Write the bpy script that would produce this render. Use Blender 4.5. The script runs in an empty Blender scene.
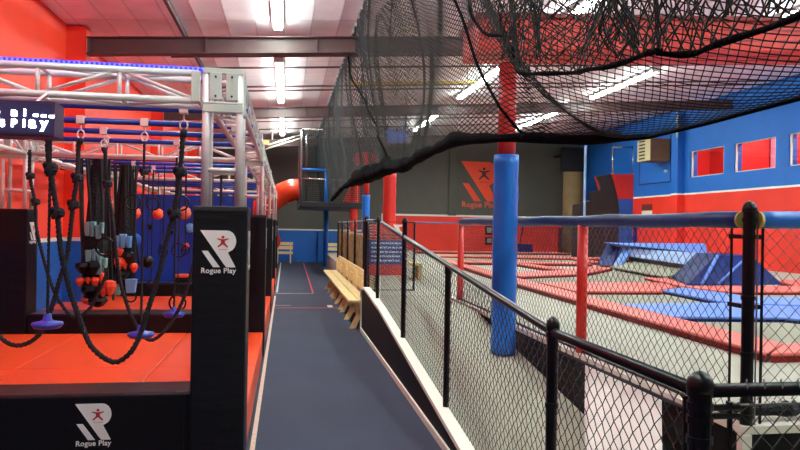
import bpy, math, random
import numpy as np
from mathutils import Vector, Matrix
random.seed(7)
SC = bpy.context.scene
COL = SC.collection
PI = math.pi

# ---------------------------------------------------------------- camera, world, exposure
F, ROLL, YAW, EYE = 690.0, 0.0175, math.atan(114.03 / 690.0), 1.6
cam_data = bpy.data.cameras.new('camera')
cam_data.sensor_width = 36
cam_data.lens = 36 * F / 800
cam_data.clip_start = 0.05
cam = bpy.data.objects.new('camera', cam_data)
COL.objects.link(cam)
fwd = Vector((math.sin(YAW), math.cos(YAW), 0.00145)).normalized()
q = fwd.to_track_quat('-Z', 'Y')
cam.matrix_world = Matrix.Translation((0, 0, EYE)) @ q.to_matrix().to_4x4() @ Matrix.Rotation(ROLL, 4, 'Z')
SC.camera = cam

world = bpy.data.worlds.new('world')
SC.world = world
world.use_nodes = True
world.node_tree.nodes['Background'].inputs[0].default_value = (0.6, 0.65, 0.7, 1)
world.node_tree.nodes['Background'].inputs[1].default_value = 0.3

SC.view_settings.view_transform = 'Standard'
SC.view_settings.look = 'None'
SC.view_settings.gamma = 1
SC.view_settings.exposure = 1.38
TUBE = 34.0     # brightness of the ceiling tubes
LED_BLUE = 1.1

# ---------------------------------------------------------------- helpers
def lin(c):
    if isinstance(c, str):
        c = tuple(int(c[i:i + 2], 16) / 255 for i in (1, 3, 5))
    return tuple((x / 12.92 if x <= 0.04045 else ((x + 0.055) / 1.055) ** 2.4) for x in c) + (1,)

MATS = {}
def mat(name, color, rough=0.5, metal=0.0, var=0.0, vscale=6.0, bump=0.0, bscale=40.0, emit=0.0, stretch=(1, 1, 1), spec=0.5, coat=0.0):
    if name in MATS:
        return MATS[name]
    m = bpy.data.materials.new(name)
    m.use_nodes = True
    nt = m.node_tree
    b = nt.nodes['Principled BSDF']
    c = lin(color)
    b.inputs['Base Color'].default_value = c
    b.inputs['Roughness'].default_value = rough
    b.inputs['Metallic'].default_value = metal
    b.inputs['Specular IOR Level'].default_value = spec
    b.inputs['Coat Weight'].default_value = coat
    if emit:
        b.inputs['Emission Color'].default_value = c
        b.inputs['Emission Strength'].default_value = emit
    tc = None
    if var or bump:
        tc = nt.nodes.new('ShaderNodeTexCoord')
        mp = nt.nodes.new('ShaderNodeMapping')
        mp.inputs['Scale'].default_value = stretch
        nt.links.new(tc.outputs['Object'], mp.inputs[0])
    if var:
        n = nt.nodes.new('ShaderNodeTexNoise')
        n.inputs['Scale'].default_value = vscale
        n.inputs['Detail'].default_value = 5
        nt.links.new(mp.outputs[0], n.inputs['Vector'])
        r = nt.nodes.new('ShaderNodeMapRange')
        r.inputs[1].default_value = 0.3
        r.inputs[2].default_value = 0.7
        r.inputs[3].default_value = 1 - var
        r.inputs[4].default_value = 1 + var
        nt.links.new(n.outputs[0], r.inputs[0])
        mx = nt.nodes.new('ShaderNodeVectorMath')
        mx.operation = 'SCALE'
        mx.inputs[0].default_value = c[:3]
        nt.links.new(r.outputs[0], mx.inputs['Scale'])
        nt.links.new(mx.outputs[0], b.inputs['Base Color'])
    if bump:
        n2 = nt.nodes.new('ShaderNodeTexNoise')
        n2.inputs['Scale'].default_value = bscale
        n2.inputs['Detail'].default_value = 4
        nt.links.new(mp.outputs[0], n2.inputs['Vector'])
        bp = nt.nodes.new('ShaderNodeBump')
        bp.inputs['Strength'].default_value = bump
        bp.inputs['Distance'].default_value = 0.02
        nt.links.new(n2.outputs[0], bp.inputs['Height'])
        nt.links.new(bp.outputs[0], b.inputs['Normal'])
    MATS[name] = m
    return m

def zone_mat(name, stops, axis='Z', rough=0.6, var=0.06, seam=None):
    """painted wall: colour bands by height (object = world coordinates), optional board seams"""
    m = bpy.data.materials.new(name)
    m.use_nodes = True
    nt = m.node_tree
    b = nt.nodes['Principled BSDF']
    b.inputs['Roughness'].default_value = rough
    g = nt.nodes.new('ShaderNodeNewGeometry')
    s = nt.nodes.new('ShaderNodeSeparateXYZ')
    nt.links.new(g.outputs['Position'], s.inputs[0])
    cur = None
    for z, c in stops:
        if cur is None:
            rgb = nt.nodes.new('ShaderNodeRGB')
            rgb.outputs[0].default_value = lin(c)
            cur = rgb.outputs[0]
            continue
        gt = nt.nodes.new('ShaderNodeMath')
        gt.operation = 'GREATER_THAN'
        gt.inputs[1].default_value = z
        nt.links.new(s.outputs[axis], gt.inputs[0])
        mx = nt.nodes.new('ShaderNodeMix')
        mx.data_type = 'RGBA'
        nt.links.new(gt.outputs[0], mx.inputs[0])
        nt.links.new(cur, mx.inputs[6])
        mx.inputs[7].default_value = lin(c)
        cur = mx.outputs[2]
    n = nt.nodes.new('ShaderNodeTexNoise')
    n.inputs['Scale'].default_value = 1.6
    n.inputs['Detail'].default_value = 6
    nt.links.new(g.outputs['Position'], n.inputs['Vector'])
    r = nt.nodes.new('ShaderNodeMapRange')
    r.inputs[1].default_value = 0.3
    r.inputs[2].default_value = 0.7
    r.inputs[3].default_value = 1 - var
    r.inputs[4].default_value = 1 + var
    nt.links.new(n.outputs[0], r.inputs[0])
    sc = nt.nodes.new('ShaderNodeVectorMath')
    sc.operation = 'SCALE'
    nt.links.new(cur, sc.inputs[0])
    nt.links.new(r.outputs[0], sc.inputs['Scale'])
    nt.links.new(sc.outputs[0], b.inputs['Base Color'])
    MATS[name] = m
    return m

class MB:
    def __init__(s):
        s.v, s.f = [], []
    def box(s, x0, x1, y0, y1, z0, z1):
        n = len(s.v)
        s.v += [(x0, y0, z0), (x1, y0, z0), (x1, y1, z0), (x0, y1, z0), (x0, y0, z1), (x1, y0, z1), (x1, y1, z1), (x0, y1, z1)]
        s.f += [tuple(n + i for i in q) for q in ((0, 3, 2, 1), (4, 5, 6, 7), (0, 1, 5, 4), (1, 2, 6, 5), (2, 3, 7, 6), (3, 0, 4, 7))]
        return s
    def hexa(s, p):
        """8 corners: bottom ring 4, top ring 4"""
        n = len(s.v)
        s.v += [tuple(q) for q in p]
        s.f += [tuple(n + i for i in q) for q in ((0, 3, 2, 1), (4, 5, 6, 7), (0, 1, 5, 4), (1, 2, 6, 5), (2, 3, 7, 6), (3, 0, 4, 7))]
        return s
    def prism(s, poly, vec):
        """poly: list of 3D points, extruded along vec"""
        n, k = len(s.v), len(poly)
        s.v += [tuple(p) for p in poly] + [tuple(p[i] + vec[i] for i in range(3)) for p in poly]
        s.f.append(tuple(n + i for i in range(k))[::-1])
        s.f.append(tuple(n + k + i for i in range(k)))
        for i in range(k):
            j = (i + 1) % k
            s.f.append((n + i, n + j, n + k + j, n + k + i))
        return s
    def tube(s, pts, r, n=8, cap=True, closed=False):
        pts = [Vector(p) for p in pts]
        K = len(pts)
        rs = r if isinstance(r, (list, tuple)) else [r] * K
        base = len(s.v)
        ref = None
        for i, p in enumerate(pts):
            a = pts[(i - 1) % K] if closed else pts[max(i - 1, 0)]
            b = pts[(i + 1) % K] if closed else pts[min(i + 1, K - 1)]
            t = (b - a)
            if t.length < 1e-9:
                t = Vector((0, 0, 1))
            t.normalize()
            if ref is None:
                ref = Vector((1, 0, 0)) if abs(t.x) < 0.8 else Vector((0, 1, 0))
            u = (ref - t * ref.dot(t))
            if u.length < 1e-4:
                u = Vector((0, 1, 0)) - t * t.y
            u.normalize()
            ref = u
            w = t.cross(u)
            for k in range(n):
                an = 2 * PI * k / n
                q = p + (u * math.cos(an) + w * math.sin(an)) * rs[i]
                s.v.append(tuple(q))
        for i in range(K if closed else K - 1):
            j = (i + 1) % K
            for k in range(n):
                k2 = (k + 1) % n
                s.f.append((base + i * n + k, base + i * n + k2, base + j * n + k2, base + j * n + k))
        if cap and not closed:
            s.f.append(tuple(base + k for k in range(n))[::-1])
            s.f.append(tuple(base + (K - 1) * n + k for k in range(n)))
        return s
    def cyl(s, p0, p1, r, n=12):
        return s.tube([p0, p1], r, n)
    def lathe(s, c, prof, n=20):
        """prof: list of (radius, z) about the vertical axis through c"""
        base = len(s.v)
        for r, z in prof:
            for k in range(n):
                a = 2 * PI * k / n
                s.v.append((c[0] + r * math.cos(a), c[1] + r * math.sin(a), c[2] + z))
        for i in range(len(prof) - 1):
            for k in range(n):
                k2 = (k + 1) % n
                s.f.append((base + i * n + k, base + i * n + k2, base + (i + 1) * n + k2, base + (i + 1) * n + k))
        s.f.append(tuple(base + k for k in range(n))[::-1])
        s.f.append(tuple(base + (len(prof) - 1) * n + k for k in range(n)))
        return s
    def grid(s, rows):
        """rows: list of lists of points"""
        base, m = len(s.v), len(rows[0])
        for r in rows:
            s.v += [tuple(p) for p in r]
        for i in range(len(rows) - 1):
            for j in range(m - 1):
                a = base + i * m + j
                s.f.append((a, a + 1, a + m + 1, a + m))
        return s

def org(parent):
    return Vector(parent['_o']) if parent is not None and '_o' in parent else Vector((0, 0, 0))

ORIG = {}
def obj(name, mb, m, parent=None, bevel=0.0, smooth=False, seg=2, label=None):
    vs = mb.v
    xs = [v[0] for v in vs]; ys = [v[1] for v in vs]; zs = [v[2] for v in vs]
    o = Vector(((min(xs) + max(xs)) / 2, (min(ys) + max(ys)) / 2, min(zs)))
    me = bpy.data.meshes.new(name)
    me.from_pydata([(v[0] - o.x, v[1] - o.y, v[2] - o.z) for v in vs], [], mb.f)
    me.materials.append(m)
    if smooth:
        me.polygons.foreach_set('use_smooth', [True] * len(me.polygons))
    me.update()
    ob = bpy.data.objects.new(name, me)
    COL.objects.link(ob)
    ORIG[ob.name] = o
    if parent is not None:
        ob.parent = parent
        ob.location = o - ORIG[parent.name]
    else:
        ob.location = o
    if bevel:
        bv = ob.modifiers.new('bevel', 'BEVEL')
        bv.width = bevel
        bv.segments = seg
        bv.limit_method = 'ANGLE'
        bv.angle_limit = 0.6
    if label:
        ob['label'] = label
    return ob

def raw(name, V, Fc, m, parent=None, smooth=False):
    """numpy mesh of quads, world coordinates"""
    me = bpy.data.meshes.new(name)
    V = np.asarray(V, dtype=np.float32); Fc = np.asarray(Fc, dtype=np.int32)
    o = Vector(((float(V[:, 0].min() + V[:, 0].max())) / 2, float(V[:, 1].min() + V[:, 1].max()) / 2, float(V[:, 2].min())))
    V = V - np.array(o, dtype=np.float32)
    me.vertices.add(len(V)); me.vertices.foreach_set('co', V.ravel())
    me.loops.add(Fc.size); me.loops.foreach_set('vertex_index', Fc.ravel())
    me.polygons.add(len(Fc)); me.polygons.foreach_set('loop_start', np.arange(0, Fc.size, Fc.shape[1], dtype=np.int32))
    me.materials.append(m)
    me.update(calc_edges=True)
    if smooth:
        me.polygons.foreach_set('use_smooth', np.ones(len(Fc), dtype=bool))
    ob = bpy.data.objects.new(name, me)
    COL.objects.link(ob)
    ORIG[ob.name] = o
    if parent is not None:
        ob.parent = parent
        ob.location = o - ORIG[parent.name]
    else:
        ob.location = o
    return ob

def strands(polys, r, n=3):
    """many thin tubes at once -> V, F"""
    Vs, Fs, base = [], [], 0
    ang = np.arange(n) * 2 * PI / n
    for P in polys:
        P = np.asarray(P, dtype=float)
        if len(P) < 2:
            continue
        T = np.gradient(P, axis=0)
        T /= (np.linalg.norm(T, axis=1, keepdims=True) + 1e-9)
        mean = np.abs(T.mean(axis=0))
        ref = np.zeros(3); ref[int(np.argmin(mean))] = 1
        U = ref - T * (T @ ref)[:, None]
        U /= (np.linalg.norm(U, axis=1, keepdims=True) + 1e-9)
        W = np.cross(T, U)
        ring = P[:, None, :] + r * (U[:, None, :] * np.cos(ang)[None, :, None] + W[:, None, :] * np.sin(ang)[None, :, None])
        K = len(P)
        Vs.append(ring.reshape(-1, 3))
        i = np.arange(K - 1)[:, None] * n
        k = np.arange(n)[None, :]
        k2 = (k + 1) % n
        Fs.append(np.stack([base + i + k, base + i + k2, base + i + n + k2, base + i + n + k], axis=-1).reshape(-1, 4))
        base += K * n
    return np.concatenate(Vs), np.concatenate(Fs)

def tag(o, label=None, cat=None, group=None, kind=None):
    if label: o['label'] = label
    if cat: o['category'] = cat
    if group: o['group'] = group
    if kind: o['kind'] = kind
    return o

def thing(name, label, cat, loc, group=None):
    o = bpy.data.objects.new(name, None)
    COL.objects.link(o)
    o.location = loc
    o.empty_display_size = 0.1
    ORIG[o.name] = Vector(loc)
    return tag(o, label, cat, group)

def copy_tree(o, dx, dy, dz, label=None, group=None):
    c = o.copy(); COL.objects.link(c)
    c.location = o.location + Vector((dx, dy, dz))
    ORIG[c.name] = ORIG[o.name] + Vector((dx, dy, dz))
    if label: c['label'] = label
    if group: c['group'] = group
    for ch in o.children:
        d = ch.copy(); COL.objects.link(d); d.parent = c
        for g in ch.children:
            e = g.copy(); COL.objects.link(e); e.parent = d
    return c

def struct(name, mb, m, **k):
    return tag(obj(name, mb, m, **k), kind='structure')

def ceil_z(x):
    return 4.72 + 0.062 * (x + 3.5)

def text_mesh(name, s, size, m, parent, mtx, bold=True, emit=None, extrude=0.0015, spacing=1.0, offset=0.0):
    cu = bpy.data.curves.new(name, 'FONT')
    cu.body = s
    cu.size = size
    cu.extrude = extrude
    cu.offset = offset
    cu.space_character = spacing
    cu.align_x = 'LEFT'
    tmp = bpy.data.objects.new(name + '_tmp', cu)
    COL.objects.link(tmp)
    dg = bpy.context.evaluated_depsgraph_get()
    me = bpy.data.meshes.new_from_object(tmp.evaluated_get(dg))
    bpy.data.objects.remove(tmp)
    me.name = name
    me.transform(mtx)
    me.materials.clear(); me.materials.append(m)
    ob = bpy.data.objects.new(name, me)
    COL.objects.link(ob)
    ORIG[ob.name] = Vector((0, 0, 0))
    if parent is not None:
        ob.parent = parent
        ob.location = -ORIG[parent.name]
    return ob

def frame_mtx(o, ex, ez):
    """text space x -> ex, y -> ez, normal = ex x ez"""
    ex, ez = Vector(ex), Vector(ez)
    n = ex.cross(ez)
    return Matrix(((ex.x, ez.x, n.x, o[0]), (ex.y, ez.y, n.y, o[1]), (ex.z, ez.z, n.z, o[2]), (0, 0, 0, 1)))

# ---------------------------------------------------------------- materials
M_vinyl = mat('black_vinyl', '#0c0c0f', 0.45, spec=.25, bump=0.25, bscale=7, stretch=(1, 1, 1))
M_vinyl_s = mat('black_vinyl_side', '#0e0f13', 0.45, spec=.25, bump=0.35, bscale=5, stretch=(1, 1, 3))
M_white = mat('white_print', '#e2e0da', 0.5)
M_redp = mat('red_print', '#b3201c', 0.5)
M_blackp = mat('dark_print', '#3b2522', 0.5)
M_orangep = mat('orange_paint', '#ef4a20', 0.5)
M_orange = mat('orange_mat', '#ea4a1c', 0.42, var=0.04, vscale=2, bump=0.15, bscale=4)
M_alu = mat('truss_aluminium', '#ddd4d0', 0.4, metal=0.12, var=0.04, vscale=8)
M_plate = mat('grey_plate', '#b9c0b4', 0.45)
M_bluebar = mat('blue_pipe', '#16308c', 0.4)
M_ledblue = mat('blue_led', '#1218ff', 0.4, emit=LED_BLUE)
M_rope = mat('black_rope', '#1d1d20', 0.85, bump=0.4, bscale=120)
M_strap = mat('black_strap', '#121215', 0.7)
M_bench = mat('pine_wood', '#e6c98d', 0.5, var=0.12, vscale=3, stretch=(8, 1, 8))
M_wht = mat('white_trim', '#dcd8c8', 0.5)
M_black = mat('black_paint', '#060608', 0.35, spec=.3)
M_blackw = mat('black_panel', '#0d0e0f', 0.6, spec=.15, var=0.12, vscale=3)
M_wire = mat('black_coated_wire', '#121214', 0.22, spec=.9, coat=.6)
M_wirew = mat('galvanised_wire', '#8a8a86', 0.35, metal=0.6)
M_galv = mat('galvanised_pipe', '#8c8c88', 0.35, metal=0.7, var=0.1, vscale=20)
M_net = mat('net_cord', '#1f1e1a', 0.8, spec=.2)
M_netd = mat('net_cord_dark', '#1b2022', 0.8)
M_netb = mat('net_bundle', '#08080a', 0.95, spec=.05, bump=0.9, bscale=50)
M_red = mat('red_padding', '#dc2f22', 0.38, bump=0.2, bscale=6)
M_reds = mat('red_steel', '#c9261c', 0.4)
M_blue = mat('blue_padding', '#0d68c2', 0.35, bump=0.35, bscale=5, coat=0.1)
M_bluen = mat('navy_padding', '#16306c', 0.4, spec=.3, bump=0.25, bscale=8)
M_bluel = mat('blue_rail_padding', '#2466bd', 0.35, bump=0.25, bscale=8)
M_bluemat = mat('court_blue_vinyl', '#5c80d0', 0.5, bump=0.12, bscale=4)  # paler than the vinyl itself: ceiling glare put into the colour
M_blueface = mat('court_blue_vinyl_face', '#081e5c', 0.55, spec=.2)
M_redmat = mat('court_red_vinyl', '#dd6458', 0.5, bump=0.1, bscale=4)  # pinkish because the ceiling glare is put into the red
M_redface = mat('court_dark_red_vinyl', '#7d100e', 0.5, spec=.2)  # same red vinyl, darkened for the shade on the strip sides
M_bed = mat('trampoline_mesh', '#8f8a78', 0.8, var=0.04, vscale=2)
M_deck = mat('court_carpet', '#b5b1a2', 0.9, var=0.05, vscale=3, bump=0.2, bscale=200)
M_ramp = mat('ramp_carpet', '#a9a694', 0.9, var=0.05, vscale=3, bump=0.2, bscale=200)
M_brown = mat('roof_steel', '#4c3130', 0.5, var=0.05, vscale=3)
M_purlin = mat('purlin_steel', '#5a3f40', 0.5)
M_tube = mat('orange_slide', '#e8401f', 0.25)
M_mottle = mat('mottled_brown', '#b08c52', 0.8, var=0.6, vscale=7, bump=0.4, bscale=20)
M_tan = mat('tan_board', '#6e5638', 0.8, var=0.12, vscale=3)
M_dkbrown = mat('dark_brown_board', '#2e2420', 0.6, var=0.12, vscale=4)
M_cable = mat('black_cable', '#141416', 0.6)
M_chrome = mat('chrome_pipe', '#b4b6b6', 0.25, metal=0.9)
M_tealhold = mat('teal_grip', '#6fa3a0', 0.5)
M_skyhold = mat('light_blue_grip', '#6fa6d8', 0.5)
M_orhold = mat('orange_grip', '#f0502a', 0.45)
M_bluedisc = mat('blue_disc', '#2b3fb0', 0.3)
M_panelblue = mat('climbing_board_blue', '#0c36a0', 0.45)
M_glow = mat('sign_glow', '#eef2ff', 0.4, emit=5.0)
M_screen = mat('sign_screen', '#2c3150', 0.25, emit=0.12)
M_signbox = mat('sign_case', '#3c2748', 0.4)  # purple light falling on the black case is put into its colour
M_tubelit = mat('lit_tube', '#e3f8f3', 0.4, emit=TUBE)
M_fix = mat('lamp_housing', '#cfc9c0', 0.5)

# floor carpet: blue grey, subtle lengthwise strips
def carpet():
    m = mat('corridor_carpet', '#33374b', 0.95, var=0.13, vscale=1.2, bump=0.25, bscale=260)
    nt = m.node_tree
    b = nt.nodes['Principled BSDF']
    src = b.inputs['Base Color'].links[0].from_socket
    g = nt.nodes.new('ShaderNodeNewGeometry')
    n = nt.nodes.new('ShaderNodeTexNoise'); n.inputs['Scale'].default_value = 90; n.inputs['Detail'].default_value = 3
    nt.links.new(g.outputs['Position'], n.inputs['Vector'])
    r = nt.nodes.new('ShaderNodeMapRange'); r.inputs[1].default_value = .3; r.inputs[2].default_value = .7; r.inputs[3].default_value = .75; r.inputs[4].default_value = 1.25
    nt.links.new(n.outputs[0], r.inputs[0])
    s = nt.nodes.new('ShaderNodeVectorMath'); s.operation = 'SCALE'
    nt.links.new(src, s.inputs[0]); nt.links.new(r.outputs[0], s.inputs['Scale'])
    nt.links.new(s.outputs[0], b.inputs['Base Color'])
    return m
M_floor = carpet()

# insulated ceiling: quilted white-pink vinyl with seams every 0.9 m
def ceiling_mat():
    m = bpy.data.materials.new('ceiling_insulation'); m.use_nodes = True
    nt = m.node_tree; b = nt.nodes['Principled BSDF']; b.inputs['Roughness'].default_value = 0.45
    g = nt.nodes.new('ShaderNodeNewGeometry'); s = nt.nodes.new('ShaderNodeSeparateXYZ')
    nt.links.new(g.outputs['Position'], s.inputs[0])
    def fr(sock, mul, off):
        a = nt.nodes.new('ShaderNodeMath'); a.operation = 'MULTIPLY_ADD'; a.inputs[1].default_value = mul; a.inputs[2].default_value = off
        nt.links.new(sock, a.inputs[0])
        f = nt.nodes.new('ShaderNodeMath'); f.operation = 'FRACT'; nt.links.new(a.outputs[0], f.inputs[0])
        c = nt.nodes.new('ShaderNodeMath'); c.operation = 'SUBTRACT'; c.inputs[1].default_value = .5; nt.links.new(f.outputs[0], c.inputs[0])
        d = nt.nodes.new('ShaderNodeMath'); d.operation = 'ABSOLUTE'; nt.links.new(c.outputs[0], d.inputs[0])
        return d.outputs[0]     # 0 mid, .5 at the seam
    sx = fr(s.outputs['X'], 1 / 0.46, 0.2)
    sy = fr(s.outputs['Y'], 1 / 1.45, 0.1)
    def ramp(sock, lo, hi, a, bb):
        r = nt.nodes.new('ShaderNodeMapRange'); r.inputs[1].default_value = lo; r.inputs[2].default_value = hi
        r.inputs[3].default_value = a; r.inputs[4].default_value = bb; nt.links.new(sock, r.inputs[0]); return r.outputs[0]
    seam = ramp(sx, .465, .485, 1, .72)
    seam2 = ramp(sy, .485, .493, 1, .7)
    n = nt.nodes.new('ShaderNodeTexNoise'); n.inputs['Scale'].default_value = 1.7; n.inputs['Detail'].default_value = 4
    nt.links.new(g.outputs['Position'], n.inputs['Vector'])
    nv = ramp(n.outputs[0], .3, .7, .88, 1.08)
    m1 = nt.nodes.new('ShaderNodeMath'); m1.operation = 'MULTIPLY'; nt.links.new(seam, m1.inputs[0]); nt.links.new(seam2, m1.inputs[1])
    m2 = nt.nodes.new('ShaderNodeMath'); m2.operation = 'MULTIPLY'; nt.links.new(m1.outputs[0], m2.inputs[0]); nt.links.new(nv, m2.inputs[1])
    v = nt.nodes.new('ShaderNodeVectorMath'); v.operation = 'SCALE'; v.inputs[0].default_value = lin('#f4e6e8')[:3]
    nt.links.new(m2.outputs[0], v.inputs['Scale']); nt.links.new(v.outputs[0], b.inputs['Base Color'])
    p1 = nt.nodes.new('ShaderNodeMath'); p1.operation = 'POWER'; p1.inputs[1].default_value = 2; nt.links.new(sx, p1.inputs[0])
    p2 = nt.nodes.new('ShaderNodeMath'); p2.operation = 'POWER'; p2.inputs[1].default_value = 2; nt.links.new(sy, p2.inputs[0])
    ad = nt.nodes.new('ShaderNodeMath'); ad.operation = 'ADD'; nt.links.new(p1.outputs[0], ad.inputs[0]); nt.links.new(p2.outputs[0], ad.inputs[1])
    bp = nt.nodes.new('ShaderNodeBump'); bp.inputs['Strength'].default_value = .35; bp.inputs['Distance'].default_value = .12
    nt.links.new(ad.outputs[0], bp.inputs['Height']); nt.links.new(bp.outputs[0], b.inputs['Normal'])
    return m
M_ceil = ceiling_mat()

RED, BLUE, STRIPE, CHAR = '#e63222', '#1565bd', '#e6e2d6', '#54544c'
W_left = zone_mat('left_wall_paint', [(0, '#0f5cae'), (1.27, STRIPE), (1.33, '#ee3d22')])
W_right = zone_mat('right_wall_paint', [(0, '#e22d18'), (2.80, STRIPE), (2.86, '#0b60b6')])
W_far_l = zone_mat('far_wall_paint_blue_base', [(0, '#1663b8'), (1.34, STRIPE), (1.40, CHAR)])
W_far_r = zone_mat('far_wall_paint_red_base', [(0, '#ea3420'), (2.05, STRIPE), (2.13, CHAR)])
W_plain = mat('grey_wall_paint', '#9a938c', 0.7)

# ---------------------------------------------------------------- the room
XL, XR, YB, YF = -3.5, 13.1, -5.0, 29.5
struct('floor', MB().box(XL - .2, XR + .2, YB - .2, YF + .2, -0.2, 0.0), M_floor)
struct('ceiling', MB().hexa([(XL - .2, YB - .2, ceil_z(XL - .2)), (XR + .2, YB - .2, ceil_z(XR + .2)), (XR + .2, YF + .2, ceil_z(XR + .2)), (XL - .2, YF + .2, ceil_z(XL - .2)),
                             (XL - .2, YB - .2, ceil_z(XL) + .2), (XR + .2, YB - .2, ceil_z(XR) + .2), (XR + .2, YF + .2, ceil_z(XR) + .2), (XL - .2, YF + .2, ceil_z(XL) + .2)]), M_ceil)
struct('wall_left', MB().box(XL - .2, XL, YB - .2, YF + .2, 0, 4.9), W_left)
struct('wall_back', MB().box(XL, XR, YB - .2, YB, 0, 6), W_plain)
# far wall in two paint schemes
struct('wall_front', MB().box(XL, 4.05, YF, YF + .2, 0, 5.6), W_far_l)
struct('wall_front_red', MB().box(4.05, XR, YF, YF + .2, 0, 6.0), W_far_r)
struct('trim_1', MB().box(4.05, 4.13, YF - .03, YF, .55, 2.13), M_wht)
struct('trim_2', MB().box(7.0, 7.35, YF - .12, YF, 2.1, 5.3), mat('charcoal_pilaster', '#4f4f47', .6), bevel=.01)
struct('trim_3', MB().box(1.35, 1.6, YF - .12, YF, 0, 1.34), mat('blue_pilaster', '#1461b6', .6), bevel=.01)
# right wall with three windows cut out
WIN = [(19.1, 20.85), (16.85, 18.6), (14.6, 16.35)]
wz0, wz1 = 3.36, 4.22
rw = MB()
ys = sorted([YB - .2, YF + .2] + [a for w in WIN for a in w])
rw.box(XR, XR + .25, YB - .2, YF + .2, 0, wz0).box(XR, XR + .25, YB - .2, YF + .2, wz1, 6.0)
for i in range(0, len(ys), 2):
    rw.box(XR, XR + .25, ys[i], ys[i + 1], wz0, wz1)
struct('wall_right', rw, W_right)
M_glass = bpy.data.materials.new('window_glass'); M_glass.use_nodes = True
nt = M_glass.node_tree
for n in list(nt.nodes):
    if n.type != 'OUTPUT_MATERIAL': nt.nodes.remove(n)
out = [n for n in nt.nodes if n.type == 'OUTPUT_MATERIAL'][0]
tr = nt.nodes.new('ShaderNodeBsdfTransparent'); gl = nt.nodes.new('ShaderNodeBsdfGlossy'); gl.inputs['Roughness'].default_value = .03
mx = nt.nodes.new('ShaderNodeMixShader'); fz = nt.nodes.new('ShaderNodeFresnel'); fz.inputs[0].default_value = 1.7
mx.inputs[0].default_value = .14; nt.links.new(tr.outputs[0], mx.inputs[1]); nt.links.new(gl.outputs[0], mx.inputs[2]); nt.links.new(mx.outputs[0], out.inputs[0])
M_pinkrefl = mat('pink_room_paint', '#ffa4bc', 0.6)  # pink reflection of the panes is put into this wall colour
M_redroom = mat('red_room_paint', '#e01f14', 0.6)
lt = bpy.data.lights.new('window_room_light', 'AREA'); lt.shape = 'RECTANGLE'
for i, (a, b) in enumerate(WIN):
    w = struct('window_%d' % (i + 1), MB().box(XR + .04, XR + .08, a, a + .07, wz0, wz1).box(XR + .04, XR + .08, b - .05, b, wz0, wz1)
               .box(XR + .04, XR + .08, a, b, wz0, wz0 + .03).box(XR + .04, XR + .08, a, b, wz1 - .02, wz1), M_wht)
    obj('pane', MB().box(XR + .055, XR + .06, a + .05, b - .05, wz0 + .03, wz1 - .02), M_glass, w)
# lit red room behind the windows
rm = MB()
rm.box(XR + 1.5, XR + 1.55, 13.5, 22, 2.9, 5)
struct('wall_room_behind_windows', rm, M_pinkrefl)
struct('wall_room_partition', MB().box(XR + .25, XR + 1.5, 19.0, 19.05, 2.9, 5).box(XR + .26, XR + 1.5, 16.72, 16.77, 2.9, 5).box(XR+1.45, XR+1.5, 19.0, 22, 2.9, 5).box(XR+1.45, XR+1.5, 16.3, 17.4, 2.9, 5), M_redroom)
struct('trim_4', MB().box(XR + .25, XR + 1.5, 13.5, 22, 2.85, 2.9).box(XR + .25, XR + 1.5, 13.5, 22, 5.0, 5.05).box(XR + .25, XR + 1.5, 13.45, 13.5, 2.9, 5).box(XR + .25, XR + 1.5, 22, 22.05, 2.9, 5), M_redroom)
for i, (a, b) in enumerate(WIN):
    ld = bpy.data.lights.new('room_lamp', 'AREA'); ld.shape = 'RECTANGLE'; ld.size = .3; ld.size_y = 1.3; ld.energy = 24
    lo = bpy.data.objects.new('room_lamp', ld); COL.objects.link(lo); lo.location = (XR + .85, (a + b) / 2, 4.95)
# right wall column with pipe and faint door outline
struct('trim_5', MB().box(XR - .25, XR, 21.2, 21.6, .5, 5.6), W_right, bevel=.01)
struct('door_1', MB().box(XR - .02, XR + .01, 22.05, 24.1, 3.32, 4.9), mat('blue_door_paint', '#1a66bd', .55), bevel=.008)
struct('trim_6', MB().box(XR - .03, XR, 22.0, 22.04, 3.3, 4.9).box(XR - .03, XR, 24.1, 24.14, 3.3, 4.9).box(XR - .03, XR, 22.0, 24.14, 3.28, 3.32), mat('navy_line', '#0e3068', .5))

# pilasters of the left wall and the steel roof frames
for k, y in enumerate((4.7, 11.7, 18.7, 25.5)):
    struct('trim_%d' % (7 + k), MB().box(XL, XL + .3, y, y + .3, .3, 4.7), W_left)
for k, y in enumerate((4.7, 11.7, 18.7, 25.7)):
    x0, x1 = XL + .32, XR
    z = lambda x: ceil_z(x) - .22
    fr = MB()
    fr.hexa([(x0, y, z(x0) - .26), (x1, y, z(x1) - .26), (x1, y + .03, z(x1) - .26), (x0, y + .03, z(x0) - .26), (x0, y, z(x0)), (x1, y, z(x1)), (x1, y + .03, z(x1)), (x0, y + .03, z(x0))])
    for zz in (0, -.26):
        fr.hexa([(x0, y - .09, z(x0) + zz - .012), (x1, y - .09, z(x1) + zz - .012), (x1, y + .12, z(x1) + zz - .012), (x0, y + .12, z(x0) + zz - .012),
                 (x0, y - .09, z(x0) + zz), (x1, y - .09, z(x1) + zz), (x1, y + .12, z(x1) + zz), (x0, y + .12, z(x0) + zz)])
    for j in range(9):
        xx = x0 + .02 + j * (x1 - x0) / 9
        fr.box(xx, xx + .015, y - .07, y, z(xx) - .26, z(xx))
    tag(obj('roof_beam', fr, M_brown), kind='structure')
for y in (9.3, 13.6, 14.6, 16.6, 17.1, 20.8, 22.2, 24, 3.2, 1.0):
    x0, x1 = -2.2, XR
    tag(obj('roof_purlin', MB().tube([(x0, y, ceil_z(x0) - .07), (x1, y, ceil_z(x1) - .07)], .022, 6), M_purlin), kind='structure')
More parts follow.
